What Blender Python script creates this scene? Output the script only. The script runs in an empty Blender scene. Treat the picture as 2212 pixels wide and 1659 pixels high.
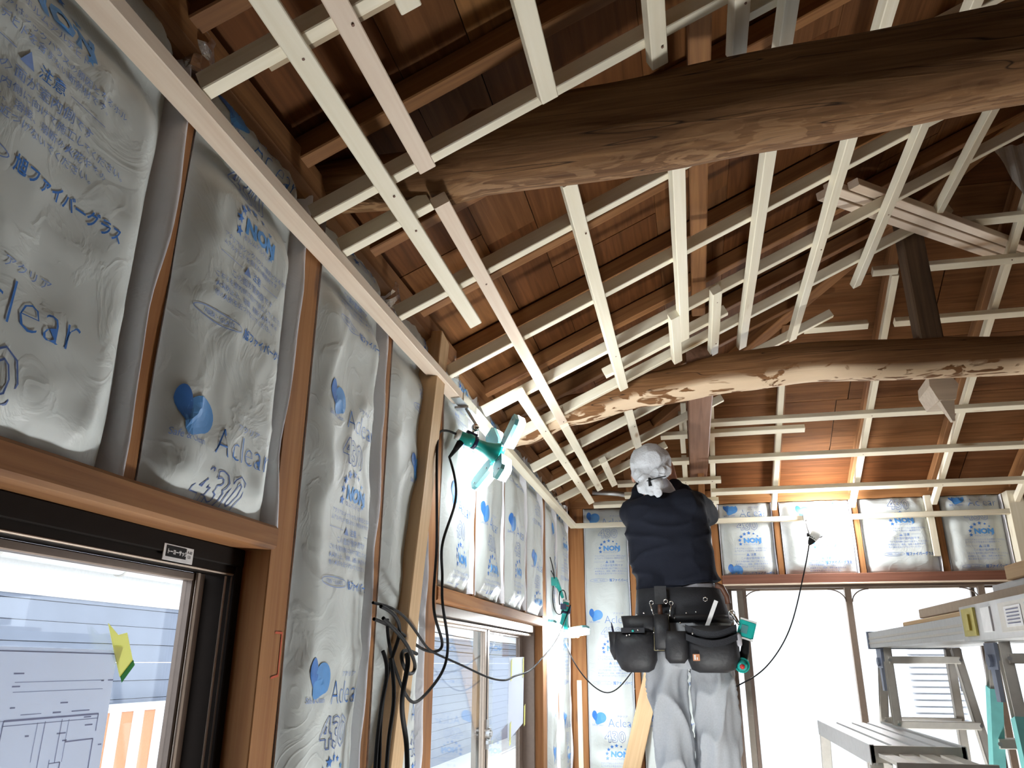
import bpy, bmesh, math, random
import numpy as np
from mathutils import Vector, Matrix, noise, Quaternion
from math import sin, cos, pi, radians, tan

sc = bpy.context.scene
COL = sc.collection
random.seed(7)

# ------------------------------------------------------------------ camera
CAM = Vector((0.78, 0.0, 1.55))
YAW, PITCH, ROLL = -0.221711, 0.344281, 0.004373
fw = Vector((sin(YAW)*cos(PITCH), cos(YAW)*cos(PITCH), sin(PITCH)))
rt0 = Vector((cos(YAW), -sin(YAW), 0)); up0 = rt0.cross(fw)
rt = cos(ROLL)*rt0 + sin(ROLL)*up0; up = -sin(ROLL)*rt0 + cos(ROLL)*up0
cam = bpy.data.cameras.new('camera'); camo = bpy.data.objects.new('camera', cam); COL.objects.link(camo)
cam.sensor_width = 36; cam.lens = 36*1682.1/2212; cam.clip_start = 0.02
camo.matrix_world = Matrix(((rt.x, up.x, -fw.x, CAM.x), (rt.y, up.y, -fw.y, CAM.y), (rt.z, up.z, -fw.z, CAM.z), (0, 0, 0, 1)))
sc.camera = camo

# ------------------------------------------------------------------ light and exposure
W = bpy.data.worlds.new('sky'); sc.world = W; W.use_nodes = True
bg = W.node_tree.nodes['Background']; bg.inputs[0].default_value = (0.84, 0.91, 1.0, 1); bg.inputs[1].default_value = 3.2
sun = bpy.data.lights.new('sun', 'SUN'); suno = bpy.data.objects.new('sun', sun); COL.objects.link(suno)
sun.energy = 6.0; sun.angle = radians(0.6); sun.color = (1, 0.96, 0.9)
suno.rotation_euler = Vector((0.12, -0.80, -0.66)).to_track_quat('-Z', 'Y').to_euler()
vs = sc.view_settings; vs.view_transform = 'Standard'; vs.look = 'None'; vs.gamma = 1; vs.use_curve_mapping = False
vs.exposure = 0.45
LED_NEAR, LED_FAR, BULB, LED_FLOOR = 60.0, 230.0, 150.0, 320.0      # emission strengths of the work lamps

# ------------------------------------------------------------------ materials
def newmat(name):
    m = bpy.data.materials.new(name); m.use_nodes = True
    nt = m.node_tree; b = nt.nodes['Principled BSDF']
    return m, nt, b
def N(nt, t, **k):
    n = nt.nodes.new(t)
    for a, v in k.items(): setattr(n, a, v)
    return n
def L(nt, a, b): nt.links.new(a, b)
def ramp(nt, fac, stops):
    r = N(nt, 'ShaderNodeValToRGB'); cr = r.color_ramp
    while len(cr.elements) < len(stops): cr.elements.new(0.5)
    for e, (p, c) in zip(cr.elements, stops):
        e.position = p; e.color = (c[0], c[1], c[2], 1)
    L(nt, fac, r.inputs[0]); return r
def coords(nt, scale, rnd=True):
    tc = N(nt, 'ShaderNodeTexCoord'); mp = N(nt, 'ShaderNodeMapping'); mp.inputs['Scale'].default_value = scale
    if rnd:
        oi = N(nt, 'ShaderNodeObjectInfo'); mu = N(nt, 'ShaderNodeMath', operation='MULTIPLY'); mu.inputs[1].default_value = 37.0
        L(nt, oi.outputs['Random'], mu.inputs[0])
        ad = N(nt, 'ShaderNodeVectorMath', operation='ADD'); L(nt, tc.outputs['Object'], ad.inputs[0]); L(nt, mu.outputs[0], ad.inputs[1])
        L(nt, ad.outputs[0], mp.inputs[0])
    else: L(nt, tc.outputs['Object'], mp.inputs[0])
    return mp.outputs[0]
def mixc(nt, fac, a, b, blend='MIX'):
    m = N(nt, 'ShaderNodeMix', data_type='RGBA', blend_type=blend)
    if isinstance(fac, (int, float)): m.inputs[0].default_value = fac
    else: L(nt, fac, m.inputs[0])
    for s, v in ((6, a), (7, b)):
        if isinstance(v, (tuple, list)): m.inputs[s].default_value = (*v[:3], 1)
        else: L(nt, v, m.inputs[s])
    return m.outputs[2]
def wood(name, c1, c2, rough=0.65, grain=(1.2, 34, 34), var=0.18, bump=0.06, stain=None, stain_amt=0.5, knot=None):
    m, nt, b = newmat(name)
    v = coords(nt, grain)
    n1 = N(nt, 'ShaderNodeTexNoise'); n1.inputs['Scale'].default_value = 1.6; n1.inputs['Detail'].default_value = 6; n1.inputs['Distortion'].default_value = 0.7
    L(nt, v, n1.inputs['Vector'])
    col = ramp(nt, n1.outputs[0], [(0.3, c1), (0.7, c2)]).outputs[0]
    v2 = coords(nt, (1.5, 6, 6)); n2 = N(nt, 'ShaderNodeTexNoise'); n2.inputs['Scale'].default_value = 1.3; n2.inputs['Detail'].default_value = 3
    L(nt, v2, n2.inputs['Vector'])
    if stain:
        r2 = ramp(nt, n2.outputs[0], [(0.52, (0, 0, 0)), (0.72, (stain_amt,)*3)])
        col = mixc(nt, r2.outputs[0], col, stain)
    if knot:
        v3 = coords(nt, (2.2, 9, 9)); vo = N(nt, 'ShaderNodeTexVoronoi'); vo.inputs['Scale'].default_value = 1.0
        L(nt, v3, vo.inputs['Vector'])
        r3 = ramp(nt, vo.outputs['Distance'], [(0.05, (0.85,)*3), (0.13, (0, 0, 0))])
        col = mixc(nt, r3.outputs[0], col, knot)
    oi = N(nt, 'ShaderNodeObjectInfo'); hs = N(nt, 'ShaderNodeHueSaturation')
    mr = N(nt, 'ShaderNodeMapRange'); mr.inputs[3].default_value = 1-var; mr.inputs[4].default_value = 1+var
    L(nt, oi.outputs['Random'], mr.inputs[0]); L(nt, mr.outputs[0], hs.inputs['Value']); L(nt, col, hs.inputs['Color'])
    L(nt, hs.outputs[0], b.inputs['Base Color']); b.inputs['Roughness'].default_value = rough
    b.inputs['Specular IOR Level'].default_value = 0.3
    bp = N(nt, 'ShaderNodeBump'); bp.inputs['Strength'].default_value = bump*4; bp.inputs['Distance'].default_value = 0.004
    L(nt, n1.outputs[0], bp.inputs['Height']); L(nt, bp.outputs[0], b.inputs['Normal'])
    return m
def plain(name, c, rough=0.5, metal=0.0, bump=0.0, bscale=60, var=0.0, spec=0.5):
    m, nt, b = newmat(name)
    b.inputs['Roughness'].default_value = rough; b.inputs['Metallic'].default_value = metal; b.inputs['Specular IOR Level'].default_value = spec
    n = N(nt, 'ShaderNodeTexNoise'); n.inputs['Scale'].default_value = bscale; n.inputs['Detail'].default_value = 3
    tc = N(nt, 'ShaderNodeTexCoord'); L(nt, tc.outputs['Object'], n.inputs['Vector'])
    k = 0.06+var
    r = ramp(nt, n.outputs[0], [(0.25, [x*(1-k) for x in c]), (0.75, [min(1, x*(1+k)) for x in c])])
    L(nt, r.outputs[0], b.inputs['Base Color'])
    if bump:
        bp = N(nt, 'ShaderNodeBump'); bp.inputs['Strength'].default_value = bump; bp.inputs['Distance'].default_value = 0.005
        L(nt, n.outputs[0], bp.inputs['Height']); L(nt, bp.outputs[0], b.inputs['Normal'])
    return m
def emit(name, c, s):
    m, nt, b = newmat(name); b.inputs['Base Color'].default_value = (*c, 1)
    b.inputs['Emission Color'].default_value = (*c, 1); b.inputs['Emission Strength'].default_value = s
    return m
M = {}
M['pine'] = wood('new_pine', (0.80, 0.73, 0.56), (0.88, 0.82, 0.67), 0.55, var=0.06, knot=(0.42, 0.27, 0.13), bump=0.03)
M['pine_pink'] = wood('pinkish_pine', (0.74, 0.59, 0.46), (0.83, 0.70, 0.57), 0.55, var=0.05, bump=0.03)
M['stud'] = wood('aged_orange_wood', (0.25, 0.10, 0.033), (0.37, 0.175, 0.066), 0.7, var=0.15, stain=(0.12, 0.06, 0.035), stain_amt=0.45, knot=(0.13, 0.06, 0.03))
M['stud_pale'] = wood('pale_brace_wood', (0.50, 0.33, 0.18), (0.62, 0.43, 0.25), 0.65, var=0.06, knot=(0.2, 0.1, 0.05))
M['block'] = wood('pale_cut_end_wood', (0.52, 0.42, 0.32), (0.64, 0.54, 0.43), 0.7, var=0.03)
M['rafter'] = wood('brown_rafter_wood', (0.19, 0.080, 0.028), (0.30, 0.14, 0.050), 0.75, var=0.18, stain=(0.12, 0.05, 0.03), stain_amt=0.5)
M['dark'] = wood('dark_beam_wood', (0.085, 0.05, 0.03), (0.15, 0.09, 0.05), 0.75, var=0.1, stain=(0.04, 0.025, 0.018), stain_amt=0.6)
M['tie'] = wood('reddish_tie_beam_wood', (0.17, 0.085, 0.05), (0.25, 0.13, 0.08), 0.6, var=0.05, stain=(0.36, 0.22, 0.16), stain_amt=0.3)
M['lintel'] = wood('red_brown_lintel_wood', (0.17, 0.07, 0.045), (0.24, 0.105, 0.07), 0.6, var=0.1)
M['ply'] = wood('plywood_edge', (0.30, 0.22, 0.14), (0.52, 0.42, 0.29), 0.7, grain=(0.5, 4, 300), var=0.05)
M['floor'] = wood('plywood_floor', (0.27, 0.20, 0.13), (0.36, 0.28, 0.19), 0.5, grain=(2, 20, 20), var=0.05)
def roofboard():
    m, nt, b = newmat('old_roof_boarding')
    v = coords(nt, (1.6, 30, 8)); n1 = N(nt, 'ShaderNodeTexNoise'); n1.inputs['Scale'].default_value = 1.5; n1.inputs['Detail'].default_value = 7; n1.inputs['Distortion'].default_value = 1.0
    L(nt, v, n1.inputs['Vector'])
    oi = N(nt, 'ShaderNodeObjectInfo')
    base = ramp(nt, oi.outputs['Random'], [(0.0, (0.095, 0.034, 0.011)), (0.35, (0.14, 0.055, 0.019)), (0.6, (0.20, 0.088, 0.031)), (0.85, (0.105, 0.043, 0.019)), (1.0, (0.27, 0.13, 0.048))])
    g = ramp(nt, n1.outputs[0], [(0.3, (0.62, 0.6, 0.58)), (0.7, (1.12, 1.1, 1.08))])
    col = mixc(nt, 1.0, base.outputs[0], g.outputs[0], 'MULTIPLY')
    L(nt, col, b.inputs['Base Color']); b.inputs['Roughness'].default_value = 0.7; b.inputs['Specular IOR Level'].default_value = 0.08
    bp = N(nt, 'ShaderNodeBump'); bp.inputs['Strength'].default_value = 0.2; bp.inputs['Distance'].default_value = 0.003
    L(nt, n1.outputs[0], bp.inputs['Height']); L(nt, bp.outputs[0], b.inputs['Normal'])
    return m
M['board'] = roofboard()
def logmat(name, c1, c2, pale, low, amt, pv=(4.0, 14, 14)):
    m, nt, b = newmat(name)
    v = coords(nt, (2.2, 42, 42), False); n1 = N(nt, 'ShaderNodeTexNoise'); n1.inputs['Scale'].default_value = 1.5; n1.inputs['Detail'].default_value = 8; n1.inputs['Distortion'].default_value = 0.8
    L(nt, v, n1.inputs['Vector'])
    col = ramp(nt, n1.outputs[0], [(0.28, c1), (0.72, c2)]).outputs[0]
    # long drying cracks
    v3 = coords(nt, (0.6, 11, 11), False); n3 = N(nt, 'ShaderNodeTexNoise'); n3.inputs['Scale'].default_value = 1.2; n3.inputs['Detail'].default_value = 2; L(nt, v3, n3.inputs['Vector'])
    a = N(nt, 'ShaderNodeMath', operation='SUBTRACT'); L(nt, n3.outputs[0], a.inputs[0]); a.inputs[1].default_value = 0.5
    ab = N(nt, 'ShaderNodeMath', operation='ABSOLUTE'); L(nt, a.outputs[0], ab.inputs[0])
    cr = ramp(nt, ab.outputs[0], [(0.0, (1, 1, 1)), (0.004, (0, 0, 0))])
    col = mixc(nt, cr.outputs[0], col, (0.03, 0.018, 0.012))
    # peeled strip along the vertex-group mask stored as colour attribute
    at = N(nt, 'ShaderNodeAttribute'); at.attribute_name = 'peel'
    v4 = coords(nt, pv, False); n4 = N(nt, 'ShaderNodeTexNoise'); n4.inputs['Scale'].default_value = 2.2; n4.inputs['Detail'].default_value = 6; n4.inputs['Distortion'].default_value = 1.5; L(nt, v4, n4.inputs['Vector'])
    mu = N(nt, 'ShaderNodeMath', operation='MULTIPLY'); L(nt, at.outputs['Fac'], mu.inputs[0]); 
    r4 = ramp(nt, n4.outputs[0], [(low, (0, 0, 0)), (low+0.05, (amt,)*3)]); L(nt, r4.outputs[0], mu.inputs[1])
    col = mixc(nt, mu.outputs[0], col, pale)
    L(nt, col, b.inputs['Base Color']); b.inputs['Roughness'].default_value = 0.7; b.inputs['Specular IOR Level'].default_value = 0.08
    bp = N(nt, 'ShaderNodeBump'); bp.inputs['Strength'].default_value = 0.5; bp.inputs['Distance'].default_value = 0.006
    L(nt, n1.outputs[0], bp.inputs['Height']); L(nt, bp.outputs[0], b.inputs['Normal'])
    return m
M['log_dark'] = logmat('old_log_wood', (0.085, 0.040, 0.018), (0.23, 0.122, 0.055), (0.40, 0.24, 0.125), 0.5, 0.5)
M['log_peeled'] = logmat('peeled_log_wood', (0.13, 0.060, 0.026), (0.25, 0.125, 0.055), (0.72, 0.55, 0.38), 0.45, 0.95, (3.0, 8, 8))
def filmmat(name, c, rough):
    m, nt, b = newmat(name)
    v = coords(nt, (1, 1, 1))
    n0 = N(nt, 'ShaderNodeTexNoise'); n0.inputs['Scale'].default_value = 5; n0.inputs['Detail'].default_value = 4; L(nt, v, n0.inputs['Vector'])
    col = ramp(nt, n0.outputs[0], [(0.3, [x*0.88 for x in c]), (0.7, c)])
    L(nt, col.outputs[0], b.inputs['Base Color'])
    b.inputs['Roughness'].default_value = rough; b.inputs['Specular IOR Level'].default_value = 0.55
    b.inputs['Coat Weight'].default_value = 0.06; b.inputs['Coat Roughness'].default_value = 0.3
    n1 = N(nt, 'ShaderNodeTexNoise'); n1.inputs['Scale'].default_value = 7; n1.inputs['Detail'].default_value = 5; n1.inputs['Distortion'].default_value = 1.6; L(nt, v, n1.inputs['Vector'])
    s = N(nt, 'ShaderNodeMath', operation='SUBTRACT'); L(nt, n1.outputs[0], s.inputs[0]); s.inputs[1].default_value = 0.5
    a = N(nt, 'ShaderNodeMath', operation='ABSOLUTE'); L(nt, s.outputs[0], a.inputs[0])
    r1 = ramp(nt, a.outputs[0], [(0.0, (1, 1, 1)), (0.06, (0, 0, 0))])
    v2 = coords(nt, (1, 1, 0.5)); n2 = N(nt, 'ShaderNodeTexNoise'); n2.inputs['Scale'].default_value = 26; n2.inputs['Detail'].default_value = 3; n2.inputs['Distortion'].default_value = 1.0; L(nt, v2, n2.inputs['Vector'])
    ad = N(nt, 'ShaderNodeMath', operation='MULTIPLY_ADD'); L(nt, n2.outputs[0], ad.inputs[0]); ad.inputs[1].default_value = 0.25; L(nt, r1.outputs[0], ad.inputs[2])
    bp = N(nt, 'ShaderNodeBump'); bp.inputs['Strength'].default_value = 0.16; bp.inputs['Distance'].default_value = 0.004
    L(nt, ad.outputs[0], bp.inputs['Height']); L(nt, bp.outputs[0], b.inputs['Normal']); L(nt, bp.outputs[0], b.inputs['Coat Normal'])
    return m
M['film'] = filmmat('insulation_film', (0.60, 0.64, 0.63), 0.5)
M['flange'] = filmmat('film_flange', (0.86, 0.85, 0.90), 0.4)
M['ink'] = plain('blue_print_ink', (0.045, 0.18, 0.55), 0.45)
M['ink_light'] = plain('light_blue_print_ink', (0.09, 0.30, 0.68), 0.45)
M['ink_small'] = plain('thin_print_ink', (0.20, 0.30, 0.60), 0.5)
M['foil'] = plain('crumpled_foil', (0.75, 0.75, 0.76), 0.25, 0.9, bump=0.9, bscale=40)
M['alu'] = plain('bare_aluminium', (0.60, 0.60, 0.60), 0.4, 0.35, bump=0.05)
M['alu_dull'] = plain('weathered_aluminium', (0.60, 0.57, 0.52), 0.45, 0.25, bump=0.05)
M['bronze'] = plain('dark_bronze_aluminium', (0.018, 0.014, 0.012), 0.75, 0.0, spec=0.06)
M['bronze_mid'] = plain('brown_aluminium_sash', (0.20, 0.15, 0.12), 0.35, 0.5)
M['bronze_light'] = plain('tan_aluminium_sash', (0.47, 0.38, 0.31), 0.35, 0.5)
M['louvre'] = plain('pale_louvre', (0.74, 0.75, 0.79), 0.6)
M['steel'] = plain('galvanised_steel', (0.55, 0.56, 0.57), 0.3, 0.9)
M['chrome'] = plain('chrome', (0.8, 0.8, 0.8), 0.15, 1.0)
M['teal'] = plain('teal_plastic', (0.012, 0.36, 0.32), 0.35)
M['teal_dark'] = plain('grey_teal_heatsink', (0.10, 0.28, 0.29), 0.4, 0.3)
M['clear'] = plain('translucent_grey_plastic', (0.62, 0.64, 0.62), 0.3)
M['black'] = plain('black_rubber', (0.010, 0.010, 0.011), 0.65, spec=0.2)
M['navy'] = plain('navy_plastic', (0.012, 0.016, 0.06), 0.35)
M['red'] = plain('red_plastic', (0.5, 0.03, 0.03), 0.4)
M['sweater'] = plain('black_knit', (0.011, 0.013, 0.022), 0.9, bump=0.25, bscale=220, spec=0.2)
M['trousers'] = plain('pale_grey_work_trousers', (0.40, 0.42, 0.45), 0.8, bump=0.1, bscale=150, spec=0.25)
M['towel'] = plain('white_grey_towel', (0.60, 0.62, 0.66), 0.95, bump=0.5, bscale=130, spec=0.15)
M['shirt'] = plain('grey_undershirt', (0.50, 0.50, 0.55), 0.9, bump=0.2, bscale=120)
M['skin'] = plain('skin', (0.50, 0.26, 0.18), 0.5)
M['hair'] = plain('black_hair', (0.01, 0.009, 0.008), 0.6)
M['eye'] = plain('eye_white', (0.7, 0.7, 0.68), 0.2)
M['leather'] = plain('black_leather', (0.014, 0.014, 0.017), 0.55, bump=0.25, bscale=70, var=0.15)
M['canvas'] = plain('black_nylon_webbing', (0.014, 0.015, 0.02), 0.75, bump=0.3, bscale=240)
M['brown_leather'] = plain('brown_leather', (0.09, 0.035, 0.018), 0.5)
M['thread'] = plain('tan_stitching', (0.42, 0.36, 0.2), 0.7)
M['white'] = plain('white_paint', (0.75, 0.75, 0.75), 0.5)
M['paper'] = plain('drawing_paper', (0.74, 0.75, 0.86), 0.8)
def papermat(name, c, tc):
    m, nt, b = newmat(name); out = nt.nodes['Material Output']; b.inputs['Base Color'].default_value = (*c, 1); b.inputs['Roughness'].default_value = 0.8
    tr = N(nt, 'ShaderNodeBsdfTranslucent'); tr.inputs[0].default_value = (*tc, 1); n = N(nt, 'ShaderNodeTexNoise'); n.inputs['Scale'].default_value = 9
    mr = N(nt, 'ShaderNodeMapRange'); mr.inputs[3].default_value = 0.42; mr.inputs[4].default_value = 0.5; L(nt, n.outputs[0], mr.inputs[0])
    mx = N(nt, 'ShaderNodeMixShader'); L(nt, mr.outputs[0], mx.inputs[0]); L(nt, b.outputs[0], mx.inputs[1]); L(nt, tr.outputs[0], mx.inputs[2]); L(nt, mx.outputs[0], out.inputs[0])
    return m
M['paper'] = papermat('drawing_paper', (0.74, 0.76, 0.82), (0.72, 0.76, 0.84))
M['yellow'] = papermat('yellow_tape', (0.85, 0.84, 0.36), (0.85, 0.84, 0.40)); M['green'] = papermat('green_tape', (0.06, 0.28, 0.09), (0.08, 0.34, 0.12))
M['pencil'] = papermat('drawing_line', (0.34, 0.35, 0.46), (0.30, 0.31, 0.44))
M['brass'] = plain('brass_catch', (0.62, 0.53, 0.16), 0.35, 0.7)
M['turq'] = plain('turquoise_tape', (0.22, 0.62, 0.60), 0.5)
M['slate'] = plain('blue_grey_bracket', (0.28, 0.32, 0.42), 0.4, 0.4)
M['cardboard'] = plain('tan_board', (0.42, 0.33, 0.25), 0.8)
M['siding'] = plain('grey_blue_siding', (0.155, 0.18, 0.235), 0.6, var=0.03, bscale=3)
M['orange'] = plain('orange_brown_slat', (0.52, 0.22, 0.10), 0.6)
M['concrete'] = plain('concrete_paving', (0.62, 0.61, 0.58), 0.9, bump=0.2, bscale=20)
M['cladding'] = wood('outer_cladding_board', (0.11, 0.06, 0.035), (0.19, 0.11, 0.06), 0.8, var=0.15)
M['marker'] = plain('pencil_mark', (0.20, 0.11, 0.08), 0.8)
M['redpen'] = plain('red_chalk_mark', (0.52, 0.09, 0.04), 0.8)
def glassmat():
    m, nt, b = newmat('window_glass'); nt.nodes.remove(b)
    out = nt.nodes['Material Output']; t = N(nt, 'ShaderNodeBsdfTransparent'); t.inputs[0].default_value = (0.93, 0.95, 0.96, 1)
    g = N(nt, 'ShaderNodeBsdfGlossy'); g.inputs['Roughness'].default_value = 0.02
    # Schlick reflectance, the same from both sides of the pane
    ge = N(nt, 'ShaderNodeNewGeometry'); dt = N(nt, 'ShaderNodeVectorMath', operation='DOT_PRODUCT'); L(nt, ge.outputs['Incoming'], dt.inputs[0]); L(nt, ge.outputs['Normal'], dt.inputs[1])
    ab = N(nt, 'ShaderNodeMath', operation='ABSOLUTE'); L(nt, dt.outputs['Value'], ab.inputs[0])
    su = N(nt, 'ShaderNodeMath', operation='SUBTRACT'); su.inputs[0].default_value = 1.0; L(nt, ab.outputs[0], su.inputs[1])
    pw = N(nt, 'ShaderNodeMath', operation='POWER'); L(nt, su.outputs[0], pw.inputs[0]); pw.inputs[1].default_value = 5.0
    f = N(nt, 'ShaderNodeMath', operation='MULTIPLY_ADD'); L(nt, pw.outputs[0], f.inputs[0]); f.inputs[1].default_value = 0.96; f.inputs[2].default_value = 0.04
    mx = N(nt, 'ShaderNodeMixShader'); L(nt, f.outputs[0], mx.inputs[0]); L(nt, t.outputs[0], mx.inputs[1]); L(nt, g.outputs[0], mx.inputs[2]); L(nt, mx.outputs[0], out.inputs[0])
    return m
M['glass'] = glassmat()
M['led_near'] = emit('led_panel_near', (0.93, 0.98, 1.0), LED_NEAR)
M['led_far'] = emit('led_panel_far', (0.93, 0.98, 1.0), LED_FAR)
M['led_floor'] = emit('led_panel_floor', (0.96, 0.98, 0.98), LED_FLOOR)
M['bulb'] = emit('bulb_globe', (0.97, 0.98, 1.0), BULB)

# ------------------------------------------------------------------ object helpers
ORG = {}
def link(name, me, mat, parent=None, mw=None):
    o = bpy.data.objects.new(name, me); COL.objects.link(o)
    if mat is not None:
        mats = mat if isinstance(mat, (list, tuple)) else [mat]
        if not len(me.materials):
            for q in mats: me.materials.append(q)
    mw = mw or Matrix.Identity(4)
    if parent is not None:
        o.parent = parent; o.matrix_basis = ORG[parent.name].inverted() @ mw
    else: o.matrix_basis = mw
    ORG[o.name] = mw
    return o
def tag(o, label=None, cat=None, group=None, kind=None):
    if label: o['label'] = label
    if cat: o['category'] = cat
    if group: o['group'] = group
    if kind: o['kind'] = kind
    return o
def empty(name, loc, label=None, cat=None, group=None, kind=None):
    o = bpy.data.objects.new(name, None); COL.objects.link(o); o.location = loc; o.empty_display_size = 0.05
    ORG[o.name] = Matrix.Translation(loc)
    return tag(o, label, cat, group, kind)
def pydata(name, v, f, smooth=False):
    me = bpy.data.meshes.new(name); me.from_pydata([tuple(p) for p in v], [], f); me.update()
    if smooth:
        for p in me.polygons: p.use_smooth = True
    return me
class MB:
    """collects shapes in world space, then links them as one mesh"""
    def __init__(s): s.v = []; s.f = []; s.mi = []
    def add(s, v, f, mi=0):
        b = len(s.v); s.v += [tuple(p) for p in v]; s.f += [tuple(i+b for i in q) for q in f]; s.mi += [mi]*len(f); return s
    def box(s, a, b, mi=0, mat=None):
        x0, y0, z0 = a; x1, y1, z1 = b
        v = [Vector(p) for p in ((x0,y0,z0),(x1,y0,z0),(x1,y1,z0),(x0,y1,z0),(x0,y0,z1),(x1,y0,z1),(x1,y1,z1),(x0,y1,z1))]
        if mat: v = [mat @ p for p in v]
        return s.add(v, [(0,3,2,1),(4,5,6,7),(0,1,5,4),(1,2,6,5),(2,3,7,6),(3,0,4,7)], mi)
    def bar(s, p0, p1, w, h, upv=(0,0,1), mi=0):
        m, ln = frame(p0, p1, upv); return s.box((0,-w/2,-h/2), (ln,w/2,h/2), mi, m)
    def tube(s, pts, r, n=8, mi=0, cap=True):
        pts = [Vector(p) for p in pts]; rs = r if isinstance(r, (list, tuple)) else [r]*len(pts)
        rings = []; ref = None
        for i, p in enumerate(pts):
            t = (pts[min(i+1, len(pts)-1)]-pts[max(i-1, 0)]).normalized()
            if ref is None: ref = t.orthogonal().normalized()
            ref = (ref - t*ref.dot(t)); ref = ref.normalized() if ref.length > 1e-6 else t.orthogonal().normalized()
            b = t.cross(ref); rings.append([p+(ref*cos(2*pi*k/n)+b*sin(2*pi*k/n))*rs[i] for k in range(n)])
        v = [q for r_ in rings for q in r_]; f = []
        for i in range(len(pts)-1):
            for k in range(n): f.append((i*n+k, i*n+(k+1)%n, (i+1)*n+(k+1)%n, (i+1)*n+k))
        if cap: f.append(tuple(range(n))[::-1]); f.append(tuple((len(pts)-1)*n+k for k in range(n)))
        return s.add(v, f, mi)
    def ball(s, c, r, n=12, mi=0):
        c = Vector(c); r = Vector(r) if isinstance(r, (tuple, list, Vector)) else Vector((r, r, r)); v = []; f = []
        m = n//2
        for i in range(m+1):
            a = pi*i/m
            for k in range(n): v.append(c+Vector((r.x*sin(a)*cos(2*pi*k/n), r.y*sin(a)*sin(2*pi*k/n), r.z*cos(a))))
        for i in range(m):
            for k in range(n): f.append((i*n+k, (i+1)*n+k, (i+1)*n+(k+1)%n, i*n+(k+1)%n))
        return s.add(v, f, mi)
    def mesh(s, name, smooth=False):
        me = pydata(name, s.v, s.f, smooth)
        if any(s.mi): me.polygons.foreach_set('material_index', s.mi)
        return me
    def build(s, name, mat, parent=None, smooth=False):
        # the origin sits at the middle of the shape
        c = Vector([(min(q[i] for q in s.v)+max(q[i] for q in s.v))/2 for i in range(3)])
        s.v = [tuple(Vector(q)-c) for q in s.v]
        return link(name, s.mesh(name, smooth), mat, parent, Matrix.Translation(c))
def frame(p0, p1, upv=(0, 0, 1)):
    p0 = Vector(p0); p1 = Vector(p1); x = (p1-p0); ln = x.length; x.normalize()
    u = Vector(upv); z = (u - x*u.dot(x)).normalized(); y = z.cross(x)
    m = Matrix(((x.x,y.x,z.x,p0.x),(x.y,y.y,z.y,p0.y),(x.z,y.z,z.z,p0.z),(0,0,0,1)))
    return m, ln
def beam(name, p0, p1, w, h, mat, parent=None, upv=(0,0,1), bev=0.002, anchor='c', wob=0.0):
    """a squared timber from p0 to p1, its grain along local X; anchor b: p0-p1 is the middle of the underside"""
    m, ln = frame(p0, p1, upv); z0 = {'c': -h/2, 'b': 0.0, 't': -h}[anchor]
    bm = bmesh.new(); seg = max(1, int(ln/0.25)) if wob else 1
    rings = []
    for i in range(seg+1):
        x = ln*i/seg; oy = oz = 0
        if wob and 0 < i < seg: oy = random.uniform(-wob, wob); oz = random.uniform(-wob, wob)
        e = bev
        prof = [(-w/2+e, z0), (w/2-e, z0), (w/2, z0+e), (w/2, z0+h-e), (w/2-e, z0+h), (-w/2+e, z0+h), (-w/2, z0+h-e), (-w/2, z0+e)]
        rings.append([bm.verts.new((x, y+oy, z+oz)) for y, z in prof])
    for a, b in zip(rings, rings[1:]):
        for k in range(8): bm.faces.new((a[k], a[(k+1)%8], b[(k+1)%8], b[k]))
    bm.faces.new(rings[0][::-1]); bm.faces.new(rings[-1])
    bmesh.ops.recalc_face_normals(bm, faces=bm.faces)
    me = bpy.data.meshes.new(name); bm.to_mesh(me); bm.free()
    return link(name, me, mat, parent, m)
def cord(name, pts, r, mat, parent=None, label=None, cat=None, group=None):
    cu = bpy.data.curves.new(name, 'CURVE'); cu.dimensions = '3D'; cu.bevel_depth = r; cu.bevel_resolution = 2; cu.resolution_u = 8
    sp = cu.splines.new('NURBS'); sp.points.add(len(pts)-1)
    for q, p in zip(sp.points, pts): q.co = (*p, 1)
    sp.use_endpoint_u = True; sp.order_u = 4
    o = bpy.data.objects.new(name, cu); COL.objects.link(o); cu.materials.append(mat)
    dg = bpy.context.evaluated_depsgraph_get(); me = bpy.data.meshes.new_from_object(o.evaluated_get(dg)); bpy.data.objects.remove(o)
    for p in me.polygons: p.use_smooth = True
    o = link(name, me, mat, parent)
    return tag(o, label, cat, group)
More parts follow.
